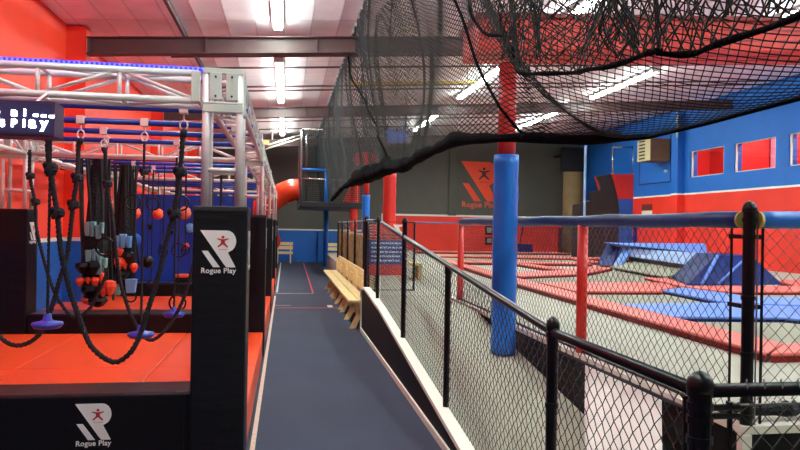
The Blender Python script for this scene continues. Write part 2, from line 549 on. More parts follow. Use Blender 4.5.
for (x) in (-1.75,):
    tag(obj('roof_cable_tray', MB().tube([(x, -1, ceil_z(x) - .05), (x, 26, ceil_z(x) - .05)], .05, 6), M_purlin), kind='structure')

# ---------------------------------------------------------------- ceiling strip lights
rows = {'a': (-.19, [(-.1, 4.6), (6.9, 11.6), (13.9, 18.6), (20.5, 25.4)]),
        'b': (4.62, [(-.1, 4.6), (6.9, 11.2), (14.6, 18.4), (20.5, 25.0)]),
        'c': (8.6, [(-.1, 4.6), (6.9, 11.2), (15.1, 18.7), (20.0, 25.4)]),
        'd': (12.0, [(-.1, 4.6), (6.9, 11.2)])}
rname = {'a': 'over the blue corridor', 'b': 'over the middle of the court beyond the net', 'c': 'over the window side of the court', 'd': 'near the right wall'}
dname = ['nearest', 'second nearest', 'third nearest', 'farthest']
for r, (x, segs) in rows.items():
    for i, (a, b) in enumerate(segs):
        zc = ceil_z(x) - .07
        t = thing('strip_light', 'lit strip light %s, %s' % (rname[r], dname[i]), 'light', (x, (a + b) / 2, zc), 'ceiling strip lights')
        obj('housing', MB().box(x - .09, x + .09, a, b, zc, zc + .04), M_fix, t, bevel=.005)
        obj('lit_tube', MB().tube([(x - .035, a + .03, zc - .03), (x - .035, b - .03, zc - .03)], .03, 8), M_tubelit, t, smooth=True)
        obj('lit_tube', MB().tube([(x + .045, a + .03, zc - .03), (x + .045, b - .03, zc - .03)], .03, 8), M_tubelit, t, smooth=True)
        obj('end_cap', MB().box(x - .09, x + .09, a - .02, a + .03, zc - .06, zc + .03), M_fix, t)

# ---------------------------------------------------------------- logo
def logo(o, ex, ez, h, m, mfig, parent, text=True, mtext=None, d=0.004):
    """white R emblem, origin at the foot of its left diagonal box; ex, ez unit vectors; h = emblem height"""
    o, ex, ez = Vector(o), Vector(ex), Vector(ez)
    n = ex.cross(ez)
    P = lambda x, y, k=0.0: tuple(o + ex * (x * h) + ez * (y * h) + n * k)
    pts = [(0, 1)]
    pts += [(.70 + .25 * math.sin(a), .705 + .295 * math.cos(a)) for a in [i * PI / 14 for i in range(0, 12)]]
    pts += [(.735, .40), (.944, 0), (.70, 0)]
    pts += [(.62, .10)]
    body = MB().prism([P(x, y) for x, y in pts], tuple(n * d))
    body.prism([P(x, y) for x, y in [(.045, .445), (.204, .445), (.53, 0), (.352, 0)]], tuple(n * d))
    lg = obj('emblem', body, m, parent)
    f = MB()
    cx, cy, s = .60, .69, 1.0
    lp = lambda x, y: P(cx + x * s, cy + y * s, d)
    hd = [(cx + .04 * math.cos(a), cy + .13 + .04 * math.sin(a)) for a in [i * PI / 5 for i in range(10)]]
    f.prism([P(x, y, d) for x, y in hd], tuple(n * .001))
    for poly in ([(-.16, .075), (-.15, .10), (0, .07), (.15, .10), (.16, .075), (.05, .03), (.05, -.04), (-.05, -.04), (-.05, .03)],
                 [(-.05, -.03), (.0, -.03), (.0, -.06), (-.12, -.155), (-.145, -.13)], [(0, -.03), (.05, -.03), (.145, -.13), (.12, -.155), (0, -.06)],
                 [(-.11, -.20), (.13, -.20), (.13, -.21), (-.11, -.21)]):
        f.prism([lp(x, y) for x, y in poly], tuple(n * .001))
    obj('figure', f, mfig, lg)
    if text:
        text_mesh('lettering', 'Rogue Play', h * .195, mtext or m, parent, frame_mtx(P(.03, -.155, d), ex, ez) , offset=h * .0042, spacing=1.07)

# ---------------------------------------------------------------- left side: mats, beams, padded posts, truss
MX0, MX1 = XL + .02, -.25
bays = [(4.9, 8.43), (8.87, 12.6), (13.15, 16.75), (17.2, 20.65)]
bl = ['between the first and second padded black beams', 'between the second and third padded black beams', 'behind the third padded black beam', 'farthest back under the frame']
for i, (a, b) in enumerate(bays):
    t = thing('foam_mat', 'orange foam landing mat ' + bl[i], 'mat', ((MX0 + MX1) / 2, (a + b) / 2, 0), 'orange landing mats')
    a2 = a
    cuts = [MX0, -2.3, -1.12, MX1]
    ymid = a2 + .44 * (b - a2)
    for j in range(3):
        for (c, d) in ((a2, ymid), (ymid, b)):
            obj('mat_panel', MB().box(cuts[j] + .002, cuts[j + 1] - .002, c + .002, d - .002, 0, .3), M_orange, t, bevel=.012)
# outer orange strip beside the posts
for i, (a, b) in enumerate([(4.0, 4.88), (8.44, 8.86), (12.61, 13.14), (16.76, 17.19)]):
    pass

YP = [4.4, 8.43, 12.6, 16.75, 20.7]
PB = ['nearest the camera', 'second from the camera', 'third from the camera', 'fourth from the camera', 'farthest from the camera']
for i, y in enumerate(YP[:4]):
    y0 = 4.54 if i == 0 else y
    y1 = y0 + (.33 if i == 0 else .44)
    z0 = 0 if i == 0 else .0
    x0 = XL + .03 if i == 0 else -2.89
    t = thing('padded_beam', 'low black padded beam across the orange mats, ' + PB[i], 'padding', ((x0 - .58) / 2, y0, 0), 'low padded beams')
    obj('cover', MB().box(x0, -.57, y0, y1, z0, .52), M_vinyl, t, bevel=.02, seg=3)
    obj('top_cover', MB().box(x0 + .01, -.59, y0 + .015, y1 - .015, .505, .523), mat('black_vinyl_top', '#2a2220', .33, bump=.3, bscale=5), t, bevel=.006)  # brown reflection on the top put into a thin coloured slab
    if i == 0:
        logo((-1.267, y0 - .001, .238), (1, 0, 0), (0, 0, 1), .225, M_white, M_redp, t)
        obj('seam', MB().box(-.62, -.617, y0 - .002, y0 + .01, .01, .51), M_black, t)

for i, y in enumerate(YP):
    y0 = y
    t = thing('padded_post', 'tall square black padded post on the corridor edge, ' + PB[i], 'padding', (-.415, y0 + .16, 0), 'corridor side padded posts')
    zb = 0.0
    obj('cover', MB().box(-.566, -.236, y0, y0 + .34, zb, 1.70), M_vinyl_s, t, bevel=.012, seg=3)
    obj('top_edge', MB().box(-.569, -.233, y0 - .003, y0 + .343, 1.672, 1.703), mat('black_binding', '#242427', .5), t, bevel=.004)
    if i == 0:
        logo((-.520, y0 - .001, 1.325), (1, 0, 0), (0, 0, 1), .228, M_white, M_redp, t)
    logo((-.235, y0 + .06, 1.34), (0, 1, 0), (0, 0, 1), .21, M_white, M_redp, t)
LP = ['nearest the camera', 'second, half hidden behind hanging gear', 'third back', 'farthest back']
for i, y in enumerate(YP[1:4]):
    t = thing('padded_post', 'tall square black padded post by the left wall, ' + LP[i], 'padding', (-3.07, y + .17, 0), 'wall side padded posts')
    obj('cover', MB().box(-3.24, -2.9, y, y + .34, 0, 1.72), M_vinyl_s, t, bevel=.012, seg=3)
    logo((-2.899, y + .06, 1.36), (0, 1, 0), (0, 0, 1), .21, M_white, M_redp, t)

def box_truss(name, A, B, up, side, w, h, label, group, bay=.44, lattice_up=True):
    """A, B: centre-line ends of the lower near chord; side/up unit vectors"""
    A, B, up, side = Vector(A), Vector(B), Vector(up), Vector(side)
    t = thing(name, label, 'truss', tuple((A + B) / 2), group)
    ch = [(0, 0), (1, 0), (0, 1), (1, 1)]
    r = .022
    for (i, j) in ch:
        o = side * (w * i) + up * (h * j)
        obj('chord', MB().tube([A + o, B + o], r, 10), M_alu, t, smooth=True)
    L = (B - A).length
    d = (B - A).normalized()
    n = max(1, round(L / bay))
    lat = MB()
    for f in (0, 1):
        o = side * (w * f)
        for k in range(n + 1):
            p = A + d * (L * k / n) + o
            lat.tube([p, p + up * h], .014, 6)
            if k < n:
                p2 = A + d * (L * (k + 1) / n) + o
                if (k + 0) % 2 == 0: lat.tube([p + up * h, p2], .012, 6)
                else: lat.tube([p, p2 + up * h], .012, 6)
    for g in (0, 1):
        o = up * (h * g)
        for k in range(n + 1):
            p = A + d * (L * k / n) + o
            lat.tube([p, p + side * w], .012, 6)
            if k < n:
                p2 = A + d * (L * (k + 1) / n) + o
                lat.tube([p, p2 + side * w] if k % 2 else [p + side * w, p2], .011, 6)
    obj('lattice', lat, M_alu, t, smooth=True)
    return t

zt0, zt1 = 2.36, 2.53
tw = .21
CX = -.505        # near corner chord x
crossY = [4.46, 8.48, 12.65, 16.8, 20.6]
cl = ['front cross truss nearest the camera', 'second cross truss', 'third cross truss', 'fourth cross truss', 'last cross truss at the far end']
for i, y in enumerate(crossY):
    t = box_truss('cross_truss', (-2.9, y, zt0), (CX - .05, y, zt0), (0, 0, 1), (0, 1, 0), tw, zt1 - zt0, 'silver box truss spanning the orange mats, ' + cl[i], 'cross trusses')
    if i == 0:
        obj('led_strip', MB().tube([(-3.1, y + .0, zt1 + .028), (-.4, y + .0, zt1 + .028)], .012, 6), M_ledblue, t)
        beads = MB()
        for k in range(90):
            beads.box(-3.0 + k * .029, -3.0 + k * .029 + .012, y - .016, y - .012, zt1 + .02, zt1 + .034)
        obj('led_beads', beads, mat('led_bead', '#5a66ff', .3, emit=1.0), t)
for nm_, lx, ly, sx_, sy_ in (('led_wash_front', -2.1, 4.5, 2.2, .05),):  # added magenta light aimed up to tint the ceiling; the strips are blue
    ld = bpy.data.lights.new(nm_, 'AREA'); ld.shape = 'RECTANGLE'; ld.size = sx_; ld.size_y = sy_; ld.energy = 48; ld.color = (.95, .05, .6)
    lo = bpy.data.objects.new(nm_, ld); COL.objects.link(lo); lo.location = (lx, ly, zt1 + .06); lo.rotation_euler = (PI, 0, 0)
side_lbl = [('corridor side', -.505, .205), ('wall side', -3.19, .24)]
for nm, x, w in side_lbl:
    for k in range(4):
        y0, y1 = crossY[k] + tw + .03, crossY[k + 1] - .03
        t = box_truss('side_truss', (x, y0, zt0), (x, y1, zt0), (0, 0, 1), (1, 0, 0), w, zt1 - zt0, 'silver truss running back on the %s, section %s' % (nm, ['one nearest the camera', 'two', 'three', 'four farthest back'][k]), 'lengthwise trusses')
        if x > -1:
            obj('led_strip', MB().tube([(x + w, y0 - .2, zt1 + .03), (x + w, y1, zt1 + .03)], .011, 6), M_ledblue, t)
for nm, x, w in side_lbl:
    for k, y in enumerate(crossY):
        if x < -1 and k == 0: continue
        t = thing('truss_tower', 'upright silver truss tower above the padded post, %s, %s' % (nm, PB[k]), 'truss', (x + w / 2, y + tw / 2, 1.7), 'truss towers')
        zb = 1.705 if x > -1 else 1.725
        for (i, j) in ((0, 0), (1, 0), (0, 1), (1, 1)):
            obj('chord', MB().tube([(x + w * i, y + tw * j, zb), (x + w * i, y + tw * j, 2.565)], .024, 10), M_alu, t, smooth=True)
        for z in (1.93, 2.33):
            for j in (0, 1):
                obj('rung', MB().tube([(x, y + tw * j, z), (x + w, y + tw * j, z)], .016, 8), M_alu, t, smooth=True)
                obj('rung', MB().tube([(x + w * j, y, z), (x + w * j, y + tw, z)], .016, 8), M_alu, t, smooth=True)
        pl = MB().box(x - .02, x + w + .02, y - .03, y - .012, 2.29, 2.34).box(x - .02, x + w + .02, y - .03, y - .012, 2.34, 2.355)
        pl.box(x + .02, x + .095, y - .03, y - .014, 2.365, 2.54).box(x + w - .085, x + w - .01, y - .03, y - .014, 2.365, 2.54)
        pl.box(x - .02, x + w + .02, y - .028, y - .012, 2.53, 2.565).box(x + w + .01, x + w + .026, y, y + tw, 2.29, 2.565)
        pl.box(x - .09, x - .035, y - .03, y - .012, 2.35, 2.54)
        obj('corner_plate', pl, M_plate, t, bevel=.004)
        for bx in (x + .058, x + w - .048):
            for bz in (2.39, 2.51):
                obj('bolt', MB().cyl((bx, y - .038, bz), (bx, y - .028, bz), .007, 8), M_black, t)

# blue cross bars
BARY = [4.99, 5.75, 6.4, 7.1, 9.1, 9.75, 10.45, 11.2, 13.4, 14.1, 14.8, 15.6, 17.6, 18.4, 19.2]
for i, y in enumerate(BARY):
    t = thing('cross_bar', 'dark blue pipe laid across the trusses, number %s back from the camera' % ['one', 'two', 'three', 'four', 'five', 'six', 'seven', 'eight', 'nine', 'ten', 'eleven', 'twelve', 'thirteen', 'fourteen', 'fifteen'][i], 'pipe', (-1.9, y, 2.36), 'blue cross bars')
    obj('pipe', MB().tube([(-3.4, y, 2.385), (-.28, y, 2.385)], .024, 10), M_bluebar, t, smooth=True)
    for x in (-3.07, -.42):
        obj('clamp', MB().box(x - .03, x + .03, y - .035, y + .035, 2.34, 2.43), M_plate, t, bevel=.005)

# ---- hanging gear
def twisted(mb, pts, R, step=.03, pitch=.11, n=5):
    """three twisted strands along a path"""
    P = [Vector(p) for p in pts]
    # Catmull-Rom resample
    res = []
    for i in range(len(P) - 1):
        a, b, c, d = P[max(i - 1, 0)], P[i], P[i + 1], P[min(i + 2, len(P) - 1)]
        m = max(2, int((c - b).length / step))
        for k in range(m):
            s = k / m
            res.append(.5 * ((2 * b) + (c - a) * s + (2 * a - 5 * b + 4 * c - d) * s * s + (3 * b - a - 3 * c + d) * s ** 3))
    res.append(P[-1])
    L = 0
    frames = []
    ref = Vector((0, 1, 0))
    for i, p in enumerate(res):
        t = (res[min(i + 1, len(res) - 1)] - res[max(i - 1, 0)]).normalized()
        u = (ref - t * ref.dot(t)).normalized(); ref = u
        frames.append((p, u, t.cross(u), L))
        if i < len(res) - 1: L += (res[i + 1] - p).length
    for s in range(3):
        path = []
        for p, u, w, l in frames:
            an = 2 * PI * (l / pitch + s / 3)
            path.append(p + (u * math.cos(an) + w * math.sin(an)) * R * .5)
        mb.tube(path, R * .58, n)
    return mb

def knot(c, s):
    mb = MB()
    pts = []
    for k in range(26):
        a = 2 * PI * k / 26
        pts.append((c[0] + s * .5 * (math.sin(a) + 2 * math.sin(2 * a)) * .55, c[1] + s * .5 * (math.cos(a) - 2 * math.cos(2 * a)) * .5, c[2] + s * .5 * (-math.sin(3 * a)) + .15 * s * math.cos(a)))
    return mb.tube(pts, s * .36, 6, closed=True)

def clampring(t, x, y, z):
    obj('hook', MB().box(x - .03, x + .03, y - .035, y + .035, z - .02, z + .045), mat('pale_clamp', '#d8b9b0', .5), t, bevel=.006)
    ring = [(x + .026 * math.cos(a), y, z - .10 + .035 * math.sin(a)) for a in [2 * PI * k / 14 for k in range(14)]]
    obj('carabiner', MB().tube(ring, .006, 6, closed=True).cyl((x, y, z - .02), (x, y, z - .07), .006), M_alu, t, smooth=True)

def px_at(x, y, Y):
    """world point seen at photo pixel (x, y) at distance Y"""
    u, v = x - 400, y - 225
    a = u * math.cos(ROLL) + v * math.sin(ROLL); b = -u * math.sin(ROLL) + v * math.cos(ROLL) - 1.0
    dx = F * math.sin(YAW) + a * math.cos(YAW); dy = F * math.cos(YAW) - a * math.sin(YAW)
    return (dx / dy * Y, Y, EYE - b / dy * Y)

def climbing_rope(label, pts, R, knots, top):
    t = thing('climbing_rope', label, 'rope', pts[0], 'ropes under the truss frame')
    obj('rope', twisted(MB(), pts, R), M_rope, t, smooth=True)
    for kx in knots:
        obj('knot', knot(kx, R * 2.3), M_rope, t, smooth=True)
    clampring(t, *top)
    end = min((pts[0], pts[-1]), key=lambda q: (q[0] - top[0]) ** 2 + (q[2] - top[2]) ** 2)
    obj('sleeve', MB().tube([(top[0], top[1], top[2] - .13), (top[0], top[1] , top[2] - .15), (end[0], end[1], end[2] - .03)], R * 1.15, 8), M_strap, t, smooth=True)
    return t
Y1, Y2, Y3, Y4 = BARY[:4]
W = lambda l, Y: [px_at(x, y, Y + (q[0] if q else 0)) for x, y, *q in l]
climbing_rope('thick black knotted rope hanging in a deep U loop in front of the orange mats',
              W([(48, 118), (48, 150), (50, 168), (57, 213), (61, 250), (70, 290), (80, 320), (91, 346), (113, 362), (131, 352), (142, 330), (151, 300), (160, 270), (168, 235), (174, 214), (180, 172), (183, 133)], Y1),
              .020, W([(50, 168), (57, 213), (174, 214), (180, 172)], Y1), (*px_at(184, 112, Y1)[:2], 2.375))
climbing_rope('black knotted rope swinging to the left edge of the picture in a low loop',
              W([(79, 140), (77, 178), (73, 205), (68, 250), (60, 280), (50, 312), (37, 337), (17, 345.5), (0, 337), (-16, 310), (-24, 250), (-27, 160)], Y2),
              .020, W([(77, 178), (73, 205)], Y2), (*px_at(81, 121, Y2)[:2], 2.375))
climbing_rope('thin black knotted rope hanging beside the black post by the left wall',
              W([(30, 150), (30, 176), (35, 202), (37, 232), (50, 280), (62, 305), (74, 317), (86, 312), (95, 300), (108, 270)], Y4),
              .018, W([(30, 176), (35, 202)], Y4), (*px_at(29.5, 141, Y4)[:2], 2.375))
climbing_rope('black rope dipping behind the deep U loop and rising to the nearest padded post',
              W([(105, 148), (107, 184), (112, 215), (117, 260), (123, 292), (135, 323), (150, 340), (168, 327), (183, 300), (192, 270), (200, 230), (206, 150)], Y3),
              .018, W([(107, 184)], Y3), (*px_at(104, 132, Y3)[:2], 2.375))

def disc_swing(label, x, ytop, yd, Y, rdisc):
    p = px_at(x, yd, Y); top = px_at(x, ytop, Y)
    t = thing('disc_swing', label, 'swing', p, 'blue disc swings')
    clampring(t, p[0], Y, 2.375)
    obj('rope', twisted(MB(), [(p[0], Y, 2.24), (p[0], Y, 1.6), (p[0], Y, p[2] + .05)], .011), M_rope, t, smooth=True)
    obj('knot', knot((p[0], Y, px_at(x, 172, Y)[2]), .035), M_rope, t, smooth=True)
    obj('seat_disc', MB().lathe(p, [(.02, -.03), (rdisc * .8, -.028), (rdisc, -.005), (rdisc * .97, .01), (rdisc * .5, .02), (.03, .028), (.022, .07)], 24), M_bluedisc, t, smooth=True)
disc_swing('blue disc seat swing on a thin rope, farthest left one', 47.5, 122, 324, Y1, .100)
disc_swing('blue disc seat swing on a thin rope, low in the middle beside the U loop', 141, 123, 334, Y2, .105)
disc_swing('blue disc seat swing on a thin rope, right one close to the black padded post', 174, 144, 314, Y4, .105)

def hung_ring(label, x, y, r, Y):
    c = px_at(x, y, Y)
    t = thing('gym_ring', label, 'ring', c, 'hanging hand rings')
    obj('ring', MB().tube([(c[0] + r * math.cos(a), Y, c[2] + r * math.sin(a)) for a in [2 * PI * k / 24 for k in range(24)]], .011, 8, closed=True), M_black, t, smooth=True)
    obj('strap', MB().box(c[0] - .008, c[0] + .008, Y - .003, Y + .003, c[2] + r, 2.37), M_strap, t)
    obj('hook', MB().box(c[0] - .025, c[0] + .025, Y - .03, Y + .03, 2.35, 2.42), MATS['pale_clamp'], t, bevel=.005)
hung_ring('black hand ring at the left edge of the blue climbing board', 133, 202, .10, BARY[5])
hung_ring('black hand ring hanging high in front of the middle of the blue climbing board', 153, 204, .085, BARY[6])
hung_ring('black hand ring high up just left of the nearest padded post', 181, 203, .10, BARY[5])
hung_ring('black hand ring low down between the two dark gear clusters', 105, 247, .085, BARY[3])
hung_ring('black oval ring beside the right side of the blue climbing board at mid height', 179, 250, .10, BARY[6])
hung_ring('black hand ring lowest of all, above the small blue disc near the post', 177.5, 303, .10, BARY[4])
hung_ring('small black ring hanging low under the light blue grip', 131, 297, .07, BARY[6])
hung_ring('small black ring just above the third padded beam in front of the blue board', 151, 284, .05, BARY[7])

def gear_cluster(label, x, Y, ytop, ybot, width, holds):
    """bundle of black straps carrying rows of coloured grips"""
    c = px_at(x, ybot, Y)
    t = thing('strap_bundle', label, 'climbing gear', c, 'hanging bundles of straps and grips')
    zt = px_at(x, ytop, Y)[2]
    st = MB()
    rnd = random.Random(int(x))
    for k in range(16):
        xx = c[0] + (rnd.random() - .5) * width; yy = Y + (rnd.random() - .5) * width * .8
        x2 = c[0] + (rnd.random() - .5) * width * 1.2; y2 = Y + (rnd.random() - .5) * width
        zz = zt + rnd.random() * .05
        zb = c[2] + rnd.random() * .35
        st.tube([(c[0] + (xx - c[0]) * .5, Y, 2.37), (xx, yy, zz), ((xx + x2) / 2 + .03 * (rnd.random() - .5), (yy + y2) / 2, (zz + zb) / 2), (x2, y2, zb)], .014 + .01 * rnd.random(), 5)
    obj('straps', st, M_strap, t)
    core = MB()
    prof = [(.02, -.02), (width * .30, .0), (width * .42, .25), (width * .36, .5), (width * .40, .75), (width * .34, 1.0), (width * .2, zt - c[2] - .1), (.03, zt - c[2])]
    core.lathe((c[0], Y, c[2]), prof, 9)
    obj('netting', core, mat('dark_netting', '#0d0e12', .8, bump=1, bscale=30), t)
    for (hx, hy, w, h, kind) in holds:
        p = px_at(hx, hy, Y - width * .5)
        s = Y / F
        hw, hh = w * s / 2, h * s / 2
        mm = {'t': M_tealhold, 's': M_skyhold, 'o': M_orhold, 'k': M_black}[kind]
        if kind in 'ts':
            hb = MB().hexa([(p[0] - hw * .8, p[1] - .03, p[2] - hh), (p[0] + hw * .7, p[1] - .03, p[2] - hh), (p[0] + hw * .7, p[1] + .08, p[2] - hh), (p[0] - hw * .8, p[1] + .08, p[2] - hh),
                            (p[0] - hw, p[1] - .05, p[2] + hh), (p[0] + hw, p[1] - .05, p[2] + hh), (p[0] + hw, p[1] + .08, p[2] + hh), (p[0] - hw, p[1] + .08, p[2] + hh)])
            obj('grip', hb, mm, t, bevel=.01)
        else:
            hb = MB().lathe((p[0], p[1], p[2] - hh), [(.01, 0), (hw * .5, hh * .25), (hw, hh * 1.2), (hw * .9, hh * 1.8), (hw * .3, hh * 2)], 7)
            obj('grip', hb, mm, t, bevel=.004)
gear_cluster('bundle of black straps with teal and orange grips, left and lower one', 95, 9.12, 158, 304, .36,
             [(88, 229, 5, 13, 't'), (93, 229, 4, 14, 't'), (98, 232, 4, 13, 't'), (102, 228, 3, 10, 't'), (89, 257, 6, 13, 't'), (95, 256, 4, 13, 't'), (100, 259, 4, 10, 't'), (99, 268, 7, 12, 't'), (105, 263, 3, 9, 't'),
              (80, 282, 8, 9, 'o'), (88, 281, 5, 7, 'o'), (95, 282, 8, 10, 'o'), (102, 279, 5, 12, 'o'), (103, 292, 7, 9, 'o'), (110, 288, 12, 15, 'o'), (86, 301, 9, 6, 'o'), (84, 268, 16, 12, 'k'), (94, 268, 16, 14, 'k'), (90, 292, 16, 14, 'k'), (98, 302, 18, 10, 'k')])
gear_cluster('bundle of black straps with light blue and orange grips, right one beside the blue board', 125, 10.45, 158, 287, .34,
             [(117, 242, 5, 12, 's'), (123, 241, 6, 13, 's'), (129, 242, 4, 11, 's'), (120, 252, 7, 8, 'o'), (119, 264, 9, 13, 'o'), (125, 263, 6, 12, 'o'), (134, 268, 8, 9, 'o'), (129, 258, 12, 12, 'k'), (131, 286, 10, 13, 's'), (117, 290, 7, 10, 't'), (123, 275, 12, 9, 'k')])
# hanging round balls / holds in front of the board
def hung_ball(label, x, y, r, Y, m):
    c = px_at(x, y, Y)
    t = thing('hanging_grip', label, 'climbing gear', c, 'single hanging grips')
    obj('grip', MB().lathe((c[0], Y, c[2] - r), [(r * .3, 0), (r * .8, r * .35), (r, r), (r * .8, r * 1.65), (r * .3, r * 2)], 14), m, t, smooth=True)
    obj('strap', MB().tube([(c[0], Y, c[2] + r), (c[0], Y, 2.37)], .008, 5), M_strap, t)
hung_ball('orange round grip hanging on a strap near the upper left of the blue board', 135, 213, .09, BARY[7], M_orhold)
hung_ball('orange round grip hanging on a strap in the upper middle of the blue board', 158, 214, .085, BARY[7], M_orhold)
hung_ball('faded orange round grip hanging at the upper right of the blue board', 185, 213, .10, BARY[7], mat('faded_grip', '#d9694f', .5))
hung_ball('black ball grip hanging at the lower middle of the blue board', 147.5, 262, .085, BARY[5], M_black)
for i, (x, y, Y) in enumerate([(165, 150, BARY[5]), (187, 150, BARY[6]), (222, 140, BARY[5]), (213, 150, BARY[6])]):
    p = px_at(x, y, Y)
    t = thing('hanging_strap', 'thin black strap with a ring, %s' % ['left of the nearest truss tower, leftmost', 'close beside the left leg of the nearest truss tower', 'seen through the right of the nearest truss tower', 'seen through the left of the nearest truss tower'][i], 'strap', (p[0], Y, 1.0), 'thin hanging straps')
    obj('strap', MB().tube([(p[0], Y, 2.37), (p[0], Y, 1.25)], .018 if i > 1 else .008, 6), M_strap, t)
    obj('ring', MB().tube([(p[0] + .06 * math.cos(a), Y, 1.19 + .06 * math.sin(a)) for a in [2 * PI * k / 16 for k in range(16)]], .009, 6, closed=True), M_black, t, smooth=True)

# blue climbing board with holds
t = thing('climbing_board', 'large deep blue board with round holds standing behind the hanging gear', 'climbing board', (-1.7, 13.6, .3), None)
obj('board', MB().box(-2.82, -.62, 13.4, 13.48, .3, 2.11), M_panelblue, t, bevel=.01)
for (x, y, r, k) in [(150, 227, .055, 'k'), (134, 240, .13, 'b'), (162, 246, .05, 'b2'), (172, 232, .04, 'k'), (146, 262, .05, 'b2'), (186, 246, .06, 'o'), (190, 228, .09, 's')]:
    c = px_at(x, y, 13.38)
    obj('hold', MB().tube([(c[0], 13.40, c[2]), (c[0], 13.36, c[2]), (c[0], 13.33, c[2])], [r, r * .95, r * .4], 16), {'k': M_black, 'b': mat('mid_blue_hold', '#2a62c8', .4), 'b2': mat('navy_hold', '#0c1f5c', .4), 'o': M_orhold, 's': M_skyhold}[k], t)
for x in (-2.3, -1.75, -1.2):
    obj('board_rib', MB().box(x, x + .012, 13.385, 13.4, .32, 2.1), mat('navy_line2', '#0b2568', .5), t)
t = thing('step_block', 'low black block with orange top in front of the blue board', 'padding', (-1.5, 12.9, .525))
p = px_at(176, 276, 12.9); p2 = px_at(193, 276, 12.9)
obj('block', MB().box(p[0], p2[0], 12.7, 13.1, .525, .62), M_vinyl, t, bevel=.01)
obj('top_pad', MB().box(p[0] - .01, p2[0] + .01, 12.69, 13.11, .62, .66), M_orange, t, bevel=.01)

# LED sign
sy = 4.12
sx0, sx1 = -2.5, px_at(54.5, 107, sy)[0]
t = thing('led_sign', 'black LED message sign with glowing white letters hung under the front truss', 'sign', ((sx0 + sx1) / 2, sy + .08, 2.06))
obj('case', MB().box(sx0, sx1, sy, sy + .17, 2.063, 2.262), M_signbox, t, bevel=.006)
obj('screen', MB().box(sx0 + .01, sx1 - .012, sy - .004, sy, 2.078, 2.245), M_screen, t)
for ch, xx, yy, sz in (('-', -6, 115.5, .09), ('n', 11, 115.4, .062), ('l', 23.5, 115.6, .05), ('-', 33, 118.6, .085), ('-', 41, 119.2, .085), ('-', 49, 119.8, .085),
                       ('s', -1, 126, .075), ('P', 11, 126.2, .056), ('l', 22.5, 126.6, .056), ('a', 28.5, 127.2, .088), ('y', 40.5, 127.6, .080)):
    c = px_at(xx, yy, sy - .006)
    text_mesh('lettering', ch, sz, M_glow, t, frame_mtx(c, (1, 0, 0), (0, 0, 1)), offset=.003)
hk = MB()
for x in (-2.2, -1.42):
    hk.tube([(x, sy + .08, 2.255), (x + .02, sy + .15, 2.31), (x, sy + .3, zt0 + .0)], .008, 6)
obj('chain', hk, M_alu, t)

# ---------------------------------------------------------------- corridor floor marks
def mark(name, label, x0, x1, y0, y1, c):
    return tag(obj(name, MB().box(x0, x1, y0, y1, .0, .004), mat('tape_' + c[1:], c, .7, var=.15, vscale=20)), label, 'floor tape', 'floor tape lines')
mark('floor_tape', 'pale worn tape strip along the left edge of the corridor beside the orange mats', -.225, -.19, 2.0, 15.5, '#c9a795')
mark('floor_tape', 'white tape strip at the far left end of the corridor', -.2, -.16, 16.4, 29, '#c9c2b8')
tag(obj('floor_tape', MB().hexa([(.63, 16.1, 0), (.67, 16.1, 0), (.76, 28.6, 0), (.72, 28.6, 0), (.63, 16.1, .004), (.67, 16.1, .004), (.76, 28.6, .004), (.72, 28.6, .004)]), mat('tape_red', '#d3385a', .7)), 'long red tape line down the far middle of the corridor', 'floor tape', 'floor tape lines')
mark('floor_tape', 'thin pinkish tape line across the corridor, farther one', -.2, .65, 16.08, 16.16, '#b08a96')
mark('floor_tape', 'red tape line across the corridor, nearer one', -.2, 1.12, 13.28, 13.36, '#a8344a')
mark('floor_tape', 'short pale tape line across the left of the corridor just behind the red one', -.2, .12, 13.72, 13.78, '#8f8a94')
mark('floor_tape', 'small white tape rectangle on the corridor carpet', .83, .93, 13.42, 13.75, '#d8d5cc')

# ---------------------------------------------------------------- ramp, knee walls, court deck
CXW = 1.137        # outer face of the ramp kerb wall
def ramp_z(y):
    return max(0.0, min(.55, .135 * (y - 4.35)))
rp = MB()
rp.prism([(CXW + .08, 4.35, 0.0), (CXW + .08, 8.42, .55), (CXW + .08, 10.4, .55), (CXW + .08, 10.4, 0)], (2.38 - CXW - .08, 0, 0))
struct('floor_ramp', rp, M_ramp)
struct('floor_ramp_landing', MB().box(CXW + .08, 2.38, .9, 4.35, 0, .012).box(2.38, 7, .9, 3.25, 0, .012), M_ramp)
# kerb wall beside the corridor
kt = thing('kerb_wall', 'low sloping black panel wall with white cap and white base between corridor and ramp', 'low wall', (CXW + .05, 6, 0))
capz = lambda y: min(.68, max(.06, .185 + .105 * (y - 4.46)))
prof = [(1.9, 0), (10.35, 0), (10.35, .60)]
top = [(10.3, .665), (10.1, .69), (9.8, .685), (9.3, .66), (8.8, .615)] + [(y, capz(y)) for y in (8.3, 3.75, 1.9)]
obj('panel', MB().prism([(CXW + .012, y, z) for y, z in prof + top], (.07, 0, 0)), M_blackw, kt)
cp = MB()
cpath = [(10.4, .0), (10.4, .55), (10.36, .62), (10.25, .68), (10.0, .70), (9.8, .695), (9.3, .67), (8.8, .625), (8.3, capz(8.3) + .01), (5, capz(5) + .01), (3.75, capz(3.75) + .01), (1.9, capz(1.9) + .01)]
for i in range(len(cpath) - 1):
    (a, za), (b, zb) = cpath[i], cpath[i + 1]
    if abs(a - b) < 1e-6:
        cp.box(CXW - .005, CXW + .03, a - .015, a + .015, za, zb)
        continue
    cp.hexa([(CXW - .012, b, zb - .035), (CXW + .085, b, zb - .035), (CXW + .085, a, za - .035), (CXW - .012, a, za - .035), (CXW - .012, b, zb), (CXW + .085, b, zb), (CXW + .085, a, za), (CXW - .012, a, za)])
obj('cap', cp, M_wht, kt, label='white cap')
